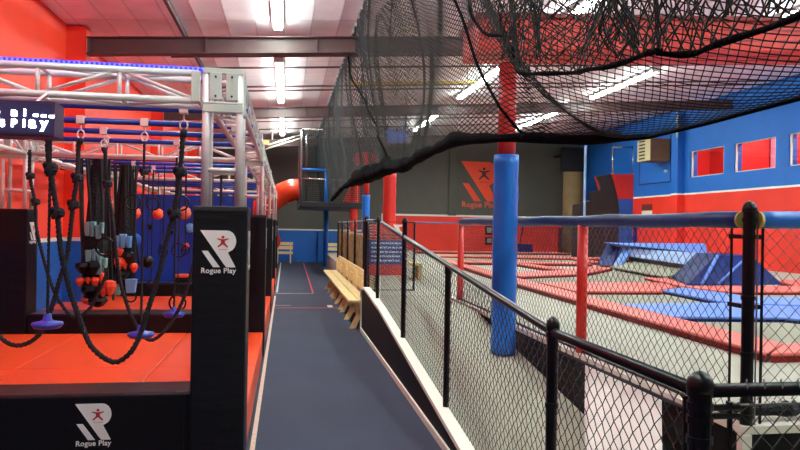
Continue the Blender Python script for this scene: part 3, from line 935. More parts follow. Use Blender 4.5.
obj('base_board', MB().box(CXW - .006, CXW + .012, 1.9, 10.4, 0, .06), M_wht, kt, bevel=.003, label='white base board')

# court deck
DX, DY, DZ = 2.40, 3.30, .55
struct('floor_court', MB().box(DX + .02, XR - .02, DY + .02, YF - .02, 0.02, DZ).box(1.45, DX + .02, 10.4, YF - 5, 0.02, DZ), M_deck)
dw = thing('deck_skirt', 'black panelled face of the raised court with a white top trim', 'low wall', (3.5, DY, 0))
obj('panel', MB().box(DX, DX + .018, DY, 10.4, .0, DZ - .01).box(DX, XR - .03, DY, DY + .018, 0, DZ - .01), M_blackw, dw)
obj('trim', MB().box(DX - .012, DX + .06, DY - .01, 10.4, DZ - .02, DZ + .025).box(DX + .06, XR - .03, DY - .01, DY + .06, DZ - .02, DZ + .025).box(DX - .015, DX + .045, DY - .015, DY + .03, 0, DZ - .02), M_wht, dw, bevel=.004, label='white trim')
# banner
bt = thing('wall_banner', 'pale pink banner hanging from the white court trim down onto the foot of the ramp', 'banner', (DX - .02, 4.65, .2))
Tl, Tr = (DX - .02, 5.2, .53), (DX - .02, 4.06, .53)
Bl, Br = px_at(585.5, 462, 3.72), px_at(661, 500, 3.1)
rowsb = []
for i in range(13):
    v = i / 12; row = []
    for j in range(13):
        w_ = j / 12
        p = [(Tl[k] * (1 - w_) + Tr[k] * w_) * (1 - v) + (Bl[k] * (1 - w_) + Br[k] * w_) * v for k in range(3)]
        p[0] -= .01 * math.sin(w_ * 9 + v * 3) * v
        row.append(p)
    rowsb.append(row)
bo_ = obj('sheet', MB().grid(rowsb), mat('banner_vinyl', '#d6cac2', .5, var=.1, vscale=4, bump=.3, bscale=3), bt, smooth=True)
sdm = bo_.modifiers.new('thick', 'SOLIDIFY'); sdm.thickness = .004
hs = MB()
for (y, z) in ((4.12, .50), (4.11, .47)):
    hs.tube([(DX - .03, y - .02, z), (DX - .05, y, z - .03), (DX - .03, y + .02, z - .07)], .009, 6)
obj('hook', hs, M_black, bt)

# ---------------------------------------------------------------- chain link fences
def chain(name, A, B, zb, zt, parent, m, w=.08, r=.0024, flip=1):
    """chain-link fabric from plan point A to B; zb(s), zt(s): bottom and top height at distance s from A"""
    A, B = np.array(A, float), np.array(B, float)
    L = np.linalg.norm(B - A); d = (B - A) / L; nrm = np.array([-d[1], d[0]])
    polys = []
    nw = int(L / (w / 2))
    for k in range(nw):
        s0 = k * w / 2
        b, tp = zb(s0), zt(s0)
        m_ = int((tp - b) / (w / 2)) + 1
        P = []
        for j in range(m_):
            s = s0 + ((j + k) % 2) * w / 2
            zz = b + j * w / 2
            off = .0025 * (1 if j % 2 else -1)
            ds = .0 
            x, y = A + d * min(s, L) + nrm * off
            P.append((x, y, zz))
        # rounded bend: insert short verticals
        if len(P) > 1:
            polys.append(P)
    V, Fc = strands(polys, r, 3)
    return raw(name, V, Fc, m, parent)

def post(t, x, y, z0, z1, r=.03, name='post', cap=True, m=None):
    mb = MB().cyl((x, y, z0), (x, y, z1 - .03), r, 16)
    p = obj(name, mb, m or M_black, t, smooth=False)
    if cap:
        obj('post_cap', MB().lathe((x, y, z1 - .035), [(r * 1.18, 0), (r * 1.2, .02), (r * 1.05, .04), (r * .6, .055), (r * .1, .062)], 16), m or M_black, p, smooth=True)
    return p
def band(mb, x, y, z, r):
    mb.tube([(x, y, z - .011), (x, y, z + .011)], r + .005, 14)

# ramp fence along the kerb
FX = 1.205
ft = thing('ramp_fence', 'black chain link fence sloping down beside the ramp with a kinked top rail', 'fence', (FX, 5, 0))
rail_z = lambda y: 1.13 if y < 2.98 else 1.13 + .089 * (y - 2.98)
obj('top_rail', MB().tube([(FX, 1.87, 1.13), (FX, 2.93, 1.13), (FX, 3.05, rail_z(3.05)), (FX, 8.75, rail_z(8.75))], .021, 12), M_black, ft, smooth=True)
obj('tension_wire', MB().tube([(FX - .008, 3.05, rail_z(3.05) + .022), (FX - .008, 8.7, rail_z(8.7) + .022)], .006, 6), M_galv, ft, smooth=True, label='bare grey wire')  # grey highlight along the black rail, modelled as a thin tube
obj('mid_rail', MB().tube([(FX + .005, 1.87, 1.06), (FX + .005, 2.9, 1.055)], .007, 6), M_black, ft)
for y, zt_, rr in ((1.85, 1.165, .033), (2.98, 1.175, .026), (5.04, 1.30, .024), (6.98, 1.66, .026), (9.02, 1.70, .022)):
    post(ft, FX, y, ramp_z(y), zt_, rr)
for y, z, r_ in ((1.85, 1.13, .033), (1.85, 1.09, .033), (1.85, 1.05, .033), (1.85, .99, .033), (2.98, 1.12, .026), (2.98, .8, .026), (5.04, 1.26, .024), (6.98, 1.49, .026)):
    bd = MB(); band(bd, FX, y, z, r_); obj('brace_band', bd, M_black, ft)
obj('tension_bar', MB().box(FX - .006, FX + .006, 1.92, 1.93, .08, 1.10), M_black, ft)
chain('mesh', (FX, 1.92), (FX, 8.75), lambda s: capz(1.92 + s) + .03, lambda s: rail_z(1.92 + s) - .0, ft, M_wire, w=.07)
# level part on the landing
gt = thing('landing_fence', 'black chain link fence on the upper ramp landing with two posts', 'fence', (FX, 9.6, .55))
obj('top_rail', MB().tube([(FX, 8.8, 1.66), (FX, 10.4, 1.68)], .018, 10), M_black, gt, smooth=True)
post(gt, FX, 10.4, .55, 1.72, .028)
chain('mesh', (FX, 8.8), (FX, 10.4), lambda s: .73, lambda s: 1.66, gt, M_wire)
# turning right, near fence
nt_ = thing('near_fence', 'black chain link fence turning right across the bottom right corner of the view', 'fence', (2.5, 1.84, 0))
obj('top_rail', MB().tube([(FX, 1.84, 1.135), (4.2, 1.84, 1.135)], .021, 12), M_black, nt_, smooth=True)
obj('tension_bar', MB().box(FX + .085, FX + .095, 1.834, 1.846, .06, 1.10), M_black, nt_)
b2 = MB()
for z in (1.135, 1.085, 1.06):
    b2.tube([(FX + .02, 1.84, z), (FX + .12, 1.84, z)], .010, 8)
obj('rail_end', b2, M_black, nt_)
obj('tension_wire', MB().tube([(FX + .05, 1.84, 1.09), (4.2, 1.84, 1.1)], .004, 5), M_wirew, nt_)
post(nt_, 4.2, 1.84, 0, 1.2, .03)
chain('mesh', (FX + .09, 1.84), (4.18, 1.84), lambda s: .05, lambda s: 1.13, nt_, M_wire, w=.07)
wr = []
for k in range(60):
    x = FX + .12 + k * .057
    wr.append([(x, 1.84, 1.105), (x + .012, 1.82, 1.145), (x + .024, 1.84, 1.165), (x + .03, 1.862, 1.14), (x + .036, 1.84, 1.10)])
V, Fc = strands(wr, .0022, 3); raw('mesh_ties', V, Fc, M_wirew, nt_)

# fence beyond the gate along the benches
bf = thing('bench_fence', 'black chain link fence with thin posts behind the row of benches', 'fence', (1.42, 14.5, .55))
obj('top_rail', MB().tube([(1.42, 10.5, 1.68), (1.42, 19.0, 1.68)], .014, 8), M_galv, bf, smooth=True)
for y in (10.9, 12.6, 14.3, 16.0, 17.6, 19.0):
    post(bf, 1.42, y, .55, 1.69, .022)
chain('mesh', (1.42, 10.5), (1.42, 19.0), lambda s: .58, lambda s: 1.67, bf, M_wire, w=.09, r=.0015)

# gate with sign
gg = thing('mesh_gate', 'black chain link gate closing the top of the ramp', 'gate', (1.8, 10.42, .55))
obj('gate_frame', MB().tube([(1.25, 10.42, .62), (1.25, 10.42, 1.66), (1.95, 10.42, 1.66), (1.95, 10.42, .62)], .02, 8, closed=True), M_black, gg, smooth=True)
chain('mesh', (1.25, 10.42), (1.95, 10.42), lambda s: .62, lambda s: 1.66, gg, M_wire, w=.08, r=.0015)
sg = thing('rules_sign', 'red white and blue notice board with lines of white text hung on the ramp gate', 'sign', (1.5, 10.36, .85))
gx0, gx1, gy = 1.25, 1.775, 10.37
obj('board', MB().box(gx0, gx1, gy, gy + .012, .85, 1.62), mat('sign_blue', '#233f84', .4), sg)
obj('top_band', MB().box(gx0, gx1, gy - .003, gy, 1.38, 1.62), mat('sign_red', '#d63423', .4), sg)
obj('bottom_band', MB().box(gx0, gx1, gy - .003, gy, .85, 1.01), MATS['sign_red'], sg)
obj('corner_patch', MB().prism([(gx1 - .17, gy - .004, 1.62), (gx1, gy - .004, 1.62), (gx1, gy - .004, 1.42), (gx1 - .05, gy - .004, 1.45)], (0, -.003, 0)), M_white, sg)
obj('corner_emblem', MB().prism([(gx1 - .08, gy - .008, 1.58), (gx1 - .02, gy - .008, 1.6), (gx1 - .01, gy - .008, 1.5), (gx1 - .05, gy - .008, 1.52)], (0, -.002, 0)), M_orangep, sg)
# illegible lines of small print, built as white dashes as the photo shows them
rnd = random.Random(3)
for row in range(5):
    tx = MB()
    z = 1.335 - row * .066
    x = gx0 + .03
    while x < gx1 - .06:
        wd = .02 + rnd.random() * .05
        tx.box(x, min(x + wd, gx1 - .03), gy - .004, gy, z - .013, z + .013)
        x += wd + .012
    obj('print_row', tx, mat('text_white', '#b9c3e0', .5), sg)
for row in range(2):
    tx = MB()
    z = 1.46 - row * .05
    x = gx0 + .03
    while x < gx1 - .08:
        wd = .02 + rnd.random() * .06
        tx.box(x, min(x + wd, gx1 - .03), gy - .006, gy, z - .012, z + .012)
        x += wd + .014
    obj('dark_print_row', tx, mat('text_dark', '#7a1c16', .5), sg)

# ---------------------------------------------------------------- court perimeter fence
CFX, CFY = 2.44, 3.33
cf = thing('court_side_fence', 'chain link court fence along the ramp with a blue padded top rail', 'fence', (CFX, 6.4, DZ))
RZ = 1.665
def padded_rail(name, A, B, r, m, parent, n=18, seam=.42, mseam=None):
    A, B = Vector(A), Vector(B); L = (B - A).length; d = (B - A) / L
    mb = MB(); pts = []; rs = []
    K = int(L / .07)
    for k in range(K + 1):
        s = L * k / K
        ph = (s % seam) / seam
        rs.append(r * (1 - .08 * max(0, 1 - min(ph, 1 - ph) / .08)) * (1 + .03 * math.sin(s * 9)))
        pts.append(A + d * s + Vector((0, 0, .004 * math.sin(s * 5.1))))
    mb.tube(pts, rs, n)
    o = obj(name, mb, m, parent, smooth=True)
    st = MB(); s = seam
    while s < L:
        p = A + d * s
        st.tube([p - d * .004, p + d * .004], r * .93, n)
        s += seam
    obj('tie', st, M_black, o)
    return o
padded_rail('rail_pad', (CFX, CFY + .06, RZ), (CFX, 9.45, RZ + .01), .047, M_bluen, cf)
pc = post(cf, CFX, CFY, DZ, RZ + .075, .032)
b3 = MB()
for z in (RZ, RZ - .09, 1.25, .95, .62):
    bd = MB(); band(bd, CFX, CFY, z, .032); obj('brace_band', bd, M_black, cf)
for z in (RZ - .09, 1.2, .65):
    b3.box(CFX - .01, CFX + .01, CFY + .02, CFY + .16, z - .012, z + .012)
    b3.box(CFX + .02, CFX + .08, CFY - .008, CFY + .008, z - .012, z + .012)
for k_ in range(6):
    obj('bar_clip', (lambda q: (setattr(q, 'v', b3.v[k_ * 8:k_ * 8 + 8]), setattr(q, 'f', b3.f[:6]), q)[2])(MB()), M_black, cf)
obj('tension_bar', MB().box(CFX - .004, CFX + .004, CFY + .14, CFY + .152, DZ + .02, RZ - .04), M_black, cf)
obj('rail_end_ring', MB().tube([(CFX, CFY + .045, RZ), (CFX, CFY + .06, RZ)], .047, 16), mat('yellow_foam', '#b7a456', .7), cf, label='yellowish foam end')
obj('cable', MB().tube([(CFX + .034, CFY - .02, RZ + .05), (CFX + .036, CFY - .02, 1.3), (CFX + .034, CFY - .02, DZ)], .005, 6), M_galv, cf, label='bare grey cable')
for y in (5.42, 9.47):
    obj('padded_upright', MB().tube([(CFX, y, DZ + .02), (CFX, y, RZ - .03)], .044, 14), M_red, cf, smooth=True, label='red padded upright')
chain('mesh', (CFX, CFY + .14), (CFX, 9.43), lambda s: DZ + .03, lambda s: RZ - .02, cf, M_wire, r=.0025)
obj('bottom_rail', MB().tube([(CFX, CFY + .05, DZ + .04), (CFX, 9.43, DZ + .04)], .012, 8), M_black, cf)
cg = thing('court_front_fence', 'chain link court fence right of the tall corner post, with light blue padded rail', 'fence', (4.5, CFY, DZ))
padded_rail('rail_pad', (CFX + .06, CFY, RZ), (7.5, CFY, RZ), .047, M_bluel, cg)
obj('rail_end_ring', MB().tube([(CFX + .045, CFY, RZ), (CFX + .06, CFY, RZ)], .047, 16), MATS['yellow_foam'], cg, label='yellowish foam end')
obj('tension_bar', MB().box(CFX + .075, CFX + .087, CFY - .004, CFY + .004, DZ + .02, RZ - .04), M_black, cg)
chain('mesh', (CFX + .085, CFY), (7.5, CFY), lambda s: DZ + .03, lambda s: RZ - .02, cg, M_wire, r=.0025)
post(cg, 7.5, CFY, DZ, RZ + .07, .032)
sp = MB()
rnd = random.Random(11)
pts = [(CFX + .05 + k * .07, CFY + .14 + .03 * math.sin(k * 1.3), DZ + .06 + .012 * math.sin(k * 2.1)) for k in range(16)]
sp.tube(pts, [.035 + .012 * math.sin(k * 1.9) for k in range(16)], 8)
tag(obj('folded_netting', sp, mat('dark_green_netting', '#1f2a28', .8, bump=1, bscale=60)), 'dark rolled netting lying on the court edge at the foot of the black corner post', 'netting')
# thin cable from the far red upright to the gate
(obj('link_rail', MB().tube([(1.97, 10.42, 1.66), (CFX, 10.42, 1.66), (CFX + .2, 9.6, 1.66)], .012, 8), mat('violet_pipe', '#7a6a9c', .5), cf, label='thin pale violet rail'))

# ---------------------------------------------------------------- court columns
def column(label, x, y, r, zsplit, top, mlow, mup, blue_first=True, rlow=None):
    t = thing('padded_column', label, 'column', (x, y, DZ), 'round padded columns')
    K = 24
    pts = [(x, y, DZ + (zsplit - DZ) * k / K) for k in range(K + 1)]
    z0 = ramp_z(y) if x < 2.38 and y < 10.4 else DZ
    pts = [(x, y, z0 + (zsplit - z0) * k / K) for k in range(K + 1)]
    obj('lower_pad', MB().tube(pts, [r * (1 + .03 * math.sin(k * 1.7)) for k in range(K + 1)], 24), mlow, t, smooth=True)
    if top > zsplit:
        obj('upper_column', MB().tube([(x, y, zsplit), (x, y, top)], r * .72, 20), mup, t, smooth=True)
    return t
column('thick blue padded column with a red upper part rising in front of the court', 2.20, 6.75, .125, 2.34, 3.27, M_blue, M_reds)
column('far blue padded column with a red upper part, seen above the benches', 2.2, 19.2, .11, 2.45, 3.3, M_blue, M_reds)
column('bright red padded column under the gathered net hem', 2.19, 14.7, .14, 2.72, 2.72, M_red, M_red)
column('thin red padded column farthest back beside the blue one', 2.16, 22.3, .12, 3.4, 3.4, M_red, M_red)
# red beam head on the first column and the far one
def slope_box(x0, x1, y0, y1, z0, z1, s):
    return MB().hexa([(x0, y0, z0), (x1, y0, z0 + s), (x1, y1, z0 + s), (x0, y1, z0), (x0, y0, z1), (x1, y0, z1 + s), (x1, y1, z1 + s), (x0, y1, z1)])
rb = thing('overhead_beam', 'wide red boxed overhead beam resting on the blue and red column, seen through the net', 'beam', (3.5, 6.8, 3.3))
obj('casing', slope_box(1.82, 7.5, 6.5, 7.13, 3.33, 3.64, .30), mat('red_boards', '#e03222', .45), rb, bevel=.01)
obj('lip', slope_box(1.78, 7.5, 6.46, 7.17, 3.64, 3.68, .30), mat('dark_red_boards', '#8c1a16', .45), rb)
grooves = MB()
for z in (3.43, 3.54):
    grooves.v += []; g = slope_box(1.83, 7.5, 6.494, 6.5, z, z + .012, .30); n0 = len(grooves.v); grooves.v += g.v; grooves.f += [tuple(n0 + i for i in f) for f in g.f]
for y in (6.7, 6.9):
    g = slope_box(1.83, 7.5, y, y + .012, 3.324, 3.33, .30); n0 = len(grooves.v); grooves.v += g.v; grooves.f += [tuple(n0 + i for i in f) for f in g.f]
obj('groove', grooves, MATS['dark_red_boards'], rb)
hb = thing('beam_head', 'small red chamfered beam head on the far column, seen through the net', 'beam', (2.15, 19.2, 3.3))
c8 = [(1.83, 3.42), (1.93, 3.3), (2.37, 3.3), (2.47, 3.42), (2.47, 3.5), (2.37, 3.62), (1.93, 3.62), (1.83, 3.5)]
obj('head', MB().prism([(x, 18.9, z) for x, z in c8], (0, .6, 0)), M_reds, hb, bevel=.01)

# ---------------------------------------------------------------- trampolines: beds, strips and wedges
bedlab = ['nearest', 'second', 'third', 'fourth']
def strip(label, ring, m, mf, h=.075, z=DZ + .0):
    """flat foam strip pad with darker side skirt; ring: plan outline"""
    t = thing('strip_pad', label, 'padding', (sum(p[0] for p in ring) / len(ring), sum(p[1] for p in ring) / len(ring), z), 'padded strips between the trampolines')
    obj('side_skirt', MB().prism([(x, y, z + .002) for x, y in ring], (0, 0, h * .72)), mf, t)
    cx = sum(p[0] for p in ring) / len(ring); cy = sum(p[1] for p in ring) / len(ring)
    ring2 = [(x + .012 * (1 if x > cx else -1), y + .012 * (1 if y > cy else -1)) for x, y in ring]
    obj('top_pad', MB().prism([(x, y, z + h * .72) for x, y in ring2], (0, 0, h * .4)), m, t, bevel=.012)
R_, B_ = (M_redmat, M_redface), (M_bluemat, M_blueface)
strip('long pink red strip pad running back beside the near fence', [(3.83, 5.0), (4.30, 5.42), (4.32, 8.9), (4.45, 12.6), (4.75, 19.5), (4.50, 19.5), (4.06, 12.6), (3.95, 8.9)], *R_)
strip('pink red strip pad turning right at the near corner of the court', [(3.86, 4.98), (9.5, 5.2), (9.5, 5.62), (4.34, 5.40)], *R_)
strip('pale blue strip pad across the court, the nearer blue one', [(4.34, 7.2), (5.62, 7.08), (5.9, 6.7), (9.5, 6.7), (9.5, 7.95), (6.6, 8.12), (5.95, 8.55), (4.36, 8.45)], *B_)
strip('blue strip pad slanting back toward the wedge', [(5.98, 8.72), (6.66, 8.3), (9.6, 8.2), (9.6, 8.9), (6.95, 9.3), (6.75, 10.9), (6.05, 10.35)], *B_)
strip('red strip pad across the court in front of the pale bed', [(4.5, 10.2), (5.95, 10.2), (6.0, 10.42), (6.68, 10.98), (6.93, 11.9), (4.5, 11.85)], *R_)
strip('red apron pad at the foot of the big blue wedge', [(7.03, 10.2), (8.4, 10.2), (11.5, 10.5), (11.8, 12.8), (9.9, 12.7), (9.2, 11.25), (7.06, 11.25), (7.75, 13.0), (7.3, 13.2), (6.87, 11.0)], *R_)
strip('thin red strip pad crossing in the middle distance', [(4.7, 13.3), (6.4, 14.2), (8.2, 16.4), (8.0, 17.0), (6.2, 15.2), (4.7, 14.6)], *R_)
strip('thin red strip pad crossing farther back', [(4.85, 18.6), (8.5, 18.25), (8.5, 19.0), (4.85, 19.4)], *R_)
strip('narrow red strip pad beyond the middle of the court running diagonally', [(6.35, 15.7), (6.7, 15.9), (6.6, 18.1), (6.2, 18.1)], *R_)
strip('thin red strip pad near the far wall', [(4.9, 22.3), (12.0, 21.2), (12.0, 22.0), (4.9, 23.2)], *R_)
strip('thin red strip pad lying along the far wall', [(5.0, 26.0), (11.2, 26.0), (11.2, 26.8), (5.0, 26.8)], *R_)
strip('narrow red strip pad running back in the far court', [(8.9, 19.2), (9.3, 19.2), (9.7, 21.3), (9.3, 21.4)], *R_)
beds = [('trampoline bed nearest the corner post', [(4.38, 5.45), (9.4, 5.66), (9.4, 6.66), (5.85, 6.66), (5.6, 7.02), (4.38, 7.14)]),
        ('trampoline bed between the two blue strips', [(4.42, 8.5), (5.9, 8.65), (6.0, 10.14), (4.42, 10.14)]),
        ('large pale trampoline bed in front of the raised blue bank', [(4.55, 11.95), (7.0, 11.95), (7.9, 13.6), (8.3, 16.4), (6.5, 14.1), (4.65, 13.2)]),
        ('trampoline bed at the right behind the blue strips', [(7.05, 9.4), (9.6, 9.0), (9.8, 10.1), (7.0, 10.1)]),
        ('trampoline bed in the far left of the court', [(4.85, 19.5), (8.8, 19.1), (9.2, 21.3), (4.95, 22.2)])]
for lb, ring in beds:
    t = thing('trampoline_bed', 'grey ' + lb, 'trampoline', (ring[0][0], ring[0][1], DZ), 'flat trampoline beds')
    obj('bed', MB().prism([(x, y, DZ + .022) for x, y in ring], (0, 0, .008)), M_bed, t)

# big near wedge, raised bank and far wedge
def wedge(name, label, base, topq, m, mf, z0, z1, extra=None):
    t = thing(name, label, 'wedge', (sum(p[0] for p in base) / 4, sum(p[1] for p in base) / 4, z0), 'blue foam wedges')
    obj('body', MB().hexa([(x, y, z0) for x, y in base] + [(x, y, z1) for x, y in topq]), mf, t, bevel=.02)
    return t
z0 = DZ + .08
t = thing('trampoline_bank', 'long raised blue padded bank with wedge ends beyond the trampoline strips', 'padding', (8.6, 15, z0))
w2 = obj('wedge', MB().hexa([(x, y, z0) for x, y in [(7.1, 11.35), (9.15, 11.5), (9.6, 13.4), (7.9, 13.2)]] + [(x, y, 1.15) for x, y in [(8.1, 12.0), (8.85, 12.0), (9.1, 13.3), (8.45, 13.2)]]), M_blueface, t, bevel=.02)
sb = MB()
def seamline(p, q_, w=.07):
    sb.tube([p, q_], w * .5, 6)
seamline((7.4, 11.36, z0 + .02), (8.12, 11.98, 1.14), .06); seamline((7.75, 11.40, z0 + .02), (8.75, 11.98, 1.13), .05)
obj('piping', sb, M_bluemat, w2, smooth=True)
A0, A1 = px_at(628, 257, 17.4), px_at(692, 266, 13.0)
T0, T1 = px_at(628, 248, 17.6), px_at(712, 254, 13.1)
K0, K1 = px_at(606, 243, 18.6), px_at(706, 243, 14.6)
obj('front_roll', MB().hexa([A0, A1, (A1[0] + .8, A1[1] + .3, A1[2]), (A0[0] + .8, A0[1] + .3, A0[2]), T0, T1, (T1[0] + .6, T1[1] + .3, T1[2]), (T0[0] + .6, T0[1] + .3, T0[2])]), mat('pale_blue_vinyl', '#a9bfea', .25, bump=.15, bscale=3), t, bevel=.05, seg=3)
obj('back_pad', MB().hexa([(T0[0] + .3, T0[1] + .3, T0[2] - .2), (T1[0] + .3, T1[1] + .5, T1[2] - .2), (K1[0] + .25, K1[1] + .6, 1.0), (K0[0] + .8, K0[1] + .6, 1.0), (T0[0] + .25, T0[1] + .3, T0[2] - .02), (T1[0] + .2, T1[1] + .5, T1[2] - .02), K1, K0]), M_bluemat, t, bevel=.03)
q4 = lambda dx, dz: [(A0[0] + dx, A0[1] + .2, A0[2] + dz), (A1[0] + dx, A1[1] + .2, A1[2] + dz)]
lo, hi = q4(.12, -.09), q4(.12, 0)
obj('shadow_gap', MB().hexa([lo[0], lo[1], (lo[1][0] + .6, lo[1][1] + .3, lo[1][2]), (lo[0][0] + .6, lo[0][1] + .3, lo[0][2]), hi[0], hi[1], (hi[1][0] + .6, hi[1][1] + .3, hi[1][2]), (hi[0][0] + .6, hi[0][1] + .3, hi[0][2])]), M_black, t, label='black underside edge')  # black band put in for the shaded gap beneath the roll
g0, g1 = (8.2, 16.6, z0), (7.75, 13.2, z0)
obj('inclined_bed', MB().hexa([g0, g1, (lo[1][0] + .5, lo[1][1], z0), (lo[0][0] + .5, lo[0][1], z0), (g0[0], g0[1], z0 + .02), (g1[0], g1[1], z0 + .02), (lo[1][0] + .1, lo[1][1], lo[1][2]), (lo[0][0] + .1, lo[0][1], lo[0][2])]), M_bed, t)
# slanted light pads at both ends of the bank
a, b, c, d = px_at(674, 278, 13.3), px_at(687, 286, 11.6), px_at(707, 263, 12.6), px_at(690, 260, 14.0)
obj('slanted_pad', MB().hexa([a, b, (b[0] + .3, b[1] + .1, b[2] - .02), (a[0] + .3, a[1] + .1, a[2]), d, c, (c[0] + .25, c[1] + .1, c[2]), (d[0] + .25, d[1] + .1, d[2])]), mat('light_blue_vinyl', '#6e9ce6', .3), t, bevel=.02)
a, b, c, d = px_at(611, 268, 17.0), px_at(616, 270, 16.3), px_at(632, 250, 17.4), px_at(622, 251, 18.0)
obj('slanted_pad', MB().hexa([a, b, (b[0] + .2, b[1] + .2, b[2]), (a[0] + .2, a[1] + .2, a[2]), d, c, (c[0] + .2, c[1] + .2, c[2]), (d[0] + .2, d[1] + .2, d[2])]), MATS['light_blue_vinyl'], t, bevel=.02)
a, b, c, d = px_at(597, 258, 18.2), px_at(612, 265, 17.6), px_at(621, 247, 18.4), px_at(607, 244, 18.8)
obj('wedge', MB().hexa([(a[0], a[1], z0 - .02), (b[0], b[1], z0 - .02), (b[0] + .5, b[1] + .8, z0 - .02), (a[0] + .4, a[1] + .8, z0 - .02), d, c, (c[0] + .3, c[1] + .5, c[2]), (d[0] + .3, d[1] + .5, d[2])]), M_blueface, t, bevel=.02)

# ---------------------------------------------------------------- things at the far and right walls
logo_t = thing('wall_logo', 'large orange R emblem with lettering painted on the charcoal far wall', 'sign', (8.3, YF - .01, 2.6))
logo((7.55, YF - .012, 2.76), (1, 0, 0), (0, 0, 1), 1.74, M_orangep, M_blackp, logo_t, mtext=mat('orange_paint2', '#e2583c', .5), d=.01)
for i, (ya, yb) in enumerate(((226, 235), (237, 245))):
    p, q_ = px_at(486, ya, 29.3), px_at(493, yb, 29.3)
    t = thing('framed_notice', 'small black framed notice on the red far wall, %s of two' % ['upper', 'lower'][i], 'notice', (p[0], 29.4, q_[2]))
    obj('frame', MB().box(p[0], q_[0], 29.42, 29.48, q_[2], p[2]), M_black, t)
    obj('print', MB().box(p[0] + .08, q_[0] - .03, 29.405, 29.42, q_[2] + .1, p[2] - .06), mat('grey_print', '#9b8f8a', .6), t)
p, q_ = px_at(517, 244, 27.5), px_at(533, 251, 27.5)
t = thing('foam_block', 'blue foam block standing in front of the red far wall', 'padding', (p[0], 27.5, DZ))
obj('block', MB().box(p[0], q_[0], 27.5, 28.1, DZ, p[2]), M_blueface, t, bevel=.03)
obj('strap', MB().tube([(p[0] + .2, 27.7, p[2]), (p[0] + .4, 27.9, 1.75)], .03, 6), M_blueface, t)
# warped wall with steps
ww = thing('warped_wall', 'tall stepped dark brown climbing ramp with curved edge in the far right corner', 'climbing wall', (11.8, 25, DZ))
YW = 24.6
C = lambda x, y: px_at(x, y, YW)
outline = [C(597, 176.5), C(611, 174), C(613.5, 182), C(616, 191), C(618, 200), C(619, 209), (C(619, 209)[0], YW, DZ), (C(573, 205)[0], YW, DZ), C(573, 205), C(591, 201), C(589, 192), C(601.5, 190)]
obj('side_board', MB().prism(outline, (0, .1, 0)), M_dkbrown, ww)
e = C(611, 174); e2 = C(637, 174); e3 = C(637, 199)
curve = [C(611.5, 174), C(614, 182), C(616.5, 191), C(618, 199)]
pr = [(p[0] + .01, YW + .02, p[2]) for p in curve] + [(e3[0], YW + .02, e3[2]), (e2[0], YW + .02, e2[2])]
obj('red_panel', MB().prism(pr, (0, 1.5, 0)), mat('red_panel_paint', '#d82c1e', .45), ww)
obj('blue_panel', MB().box(C(618.4, 199)[0], e3[0], YW + .02, YW + 1.4, DZ, e3[2] - .005), mat('blue_panel_paint', '#1a5cb4', .45), ww)
rl = MB()
for x in (614, 634.5):
    a = C(x, 174); b = C(x, 147)
    rl.cyl((a[0], YW + .1, a[2]), (b[0], YW + .1, b[2]), .035, 10)
    rl.cyl((a[0], YW + .1, a[2]), (a[0], YW + .1, a[2] + .05), .08, 10)
rl.cyl((C(614, 147)[0], YW + .1, C(614, 147)[2]), (C(634.5, 147)[0], YW + .1, C(614, 147)[2] + .03), .035, 10)
obj('hand_rail', rl, M_chrome, ww, smooth=True)
p = C(583.5, 205); tag(obj('pale_pole', MB().cyl((p[0], YW - .1, DZ), (p[0], YW - .1, 4.9), .05, 10), mat('pale_blue_pole', '#7f9cc4', .4)), 'thin pale blue pole just left of the stepped climbing wall', 'pole')
p, q_ = px_at(564, 172, 27), px_at(582, 215, 27)
tag(obj('carpet_roll', MB().cyl(((p[0] + q_[0]) / 2, 27.0, DZ), ((p[0] + q_[0]) / 2, 27.0, p[2]), (q_[0] - p[0]) / 2, 20), M_tan, smooth=True), 'tall upright brown column beside the stepped climbing wall', 'column')
p, q_ = px_at(563, 147, 28), px_at(584, 172, 28)
tag(obj('wall_speaker', MB().box(p[0], q_[0], 28.0, 28.25, q_[2], p[2]).box(p[0] + .2, q_[0] - .2, 28.25, 29.5, p[2] - .3, p[2] - .2), mat('near_black', '#16181b', .6), bevel=.02), 'large black box high on the far wall above the brown column', 'box')
t = thing('wall_heater', 'square brown unit heater with a pale slotted side high on the right wall', 'heater', (XR - .4, 22.8, 4))
p, q_ = px_at(651, 138, 22), px_at(670, 161, 22)
obj('cabinet', MB().box(p[0], q_[0], 22.0, 22.9, q_[2], p[2]), mat('heater_brown', '#7c5c3e', .5), t, bevel=.01)
obj('louvre', MB().box(p[0] - .02, p[0], 22.02, 22.88, q_[2] + .02, p[2] - .02), mat('louvre_cream', '#bfae86', .5), t)
sl = MB()
for k in range(6):
    zz = q_[2] + .08 + k * .12
    sl.box(p[0] - .026, p[0] - .02, 22.35, 22.75, zz, zz + .05)
obj('slots', sl, M_black, t)
obj('bracket', MB().box(q_[0], XR, 22.3, 22.4, q_[2] + .3, q_[2] + .36), M_black, t)
t = thing('wall_notice', 'small white notice with a red and dark header on the red right wall', 'notice', (XR - .02, 23.6, 2.1))
obj('sheet', MB().box(XR - .03, XR - .005, 23.2, 23.9, 2.08, 2.32), M_wht, t)
obj('header', MB().box(XR - .035, XR - .005, 23.2, 23.9, 2.34, 2.56), mat('header_red', '#6d2a22', .5), t)
tag(obj('door_knob', MB().lathe((XR - .06, 22.25, 3.62), [(.02, 0), (.06, .03), (.06, .08), (.02, .11)], 12), M_wht), 'white round fitting on the blue panel high on the right wall', 'fitting')
p = px_at(635, 243, 20.5)
tag(obj('court_pole', MB().cyl((p[0], 20.5, DZ), (p[0], 20.5, 1.75), .06, 10), M_blueface), 'short blue pole beyond the raised bank in front of the red wall', 'pole')
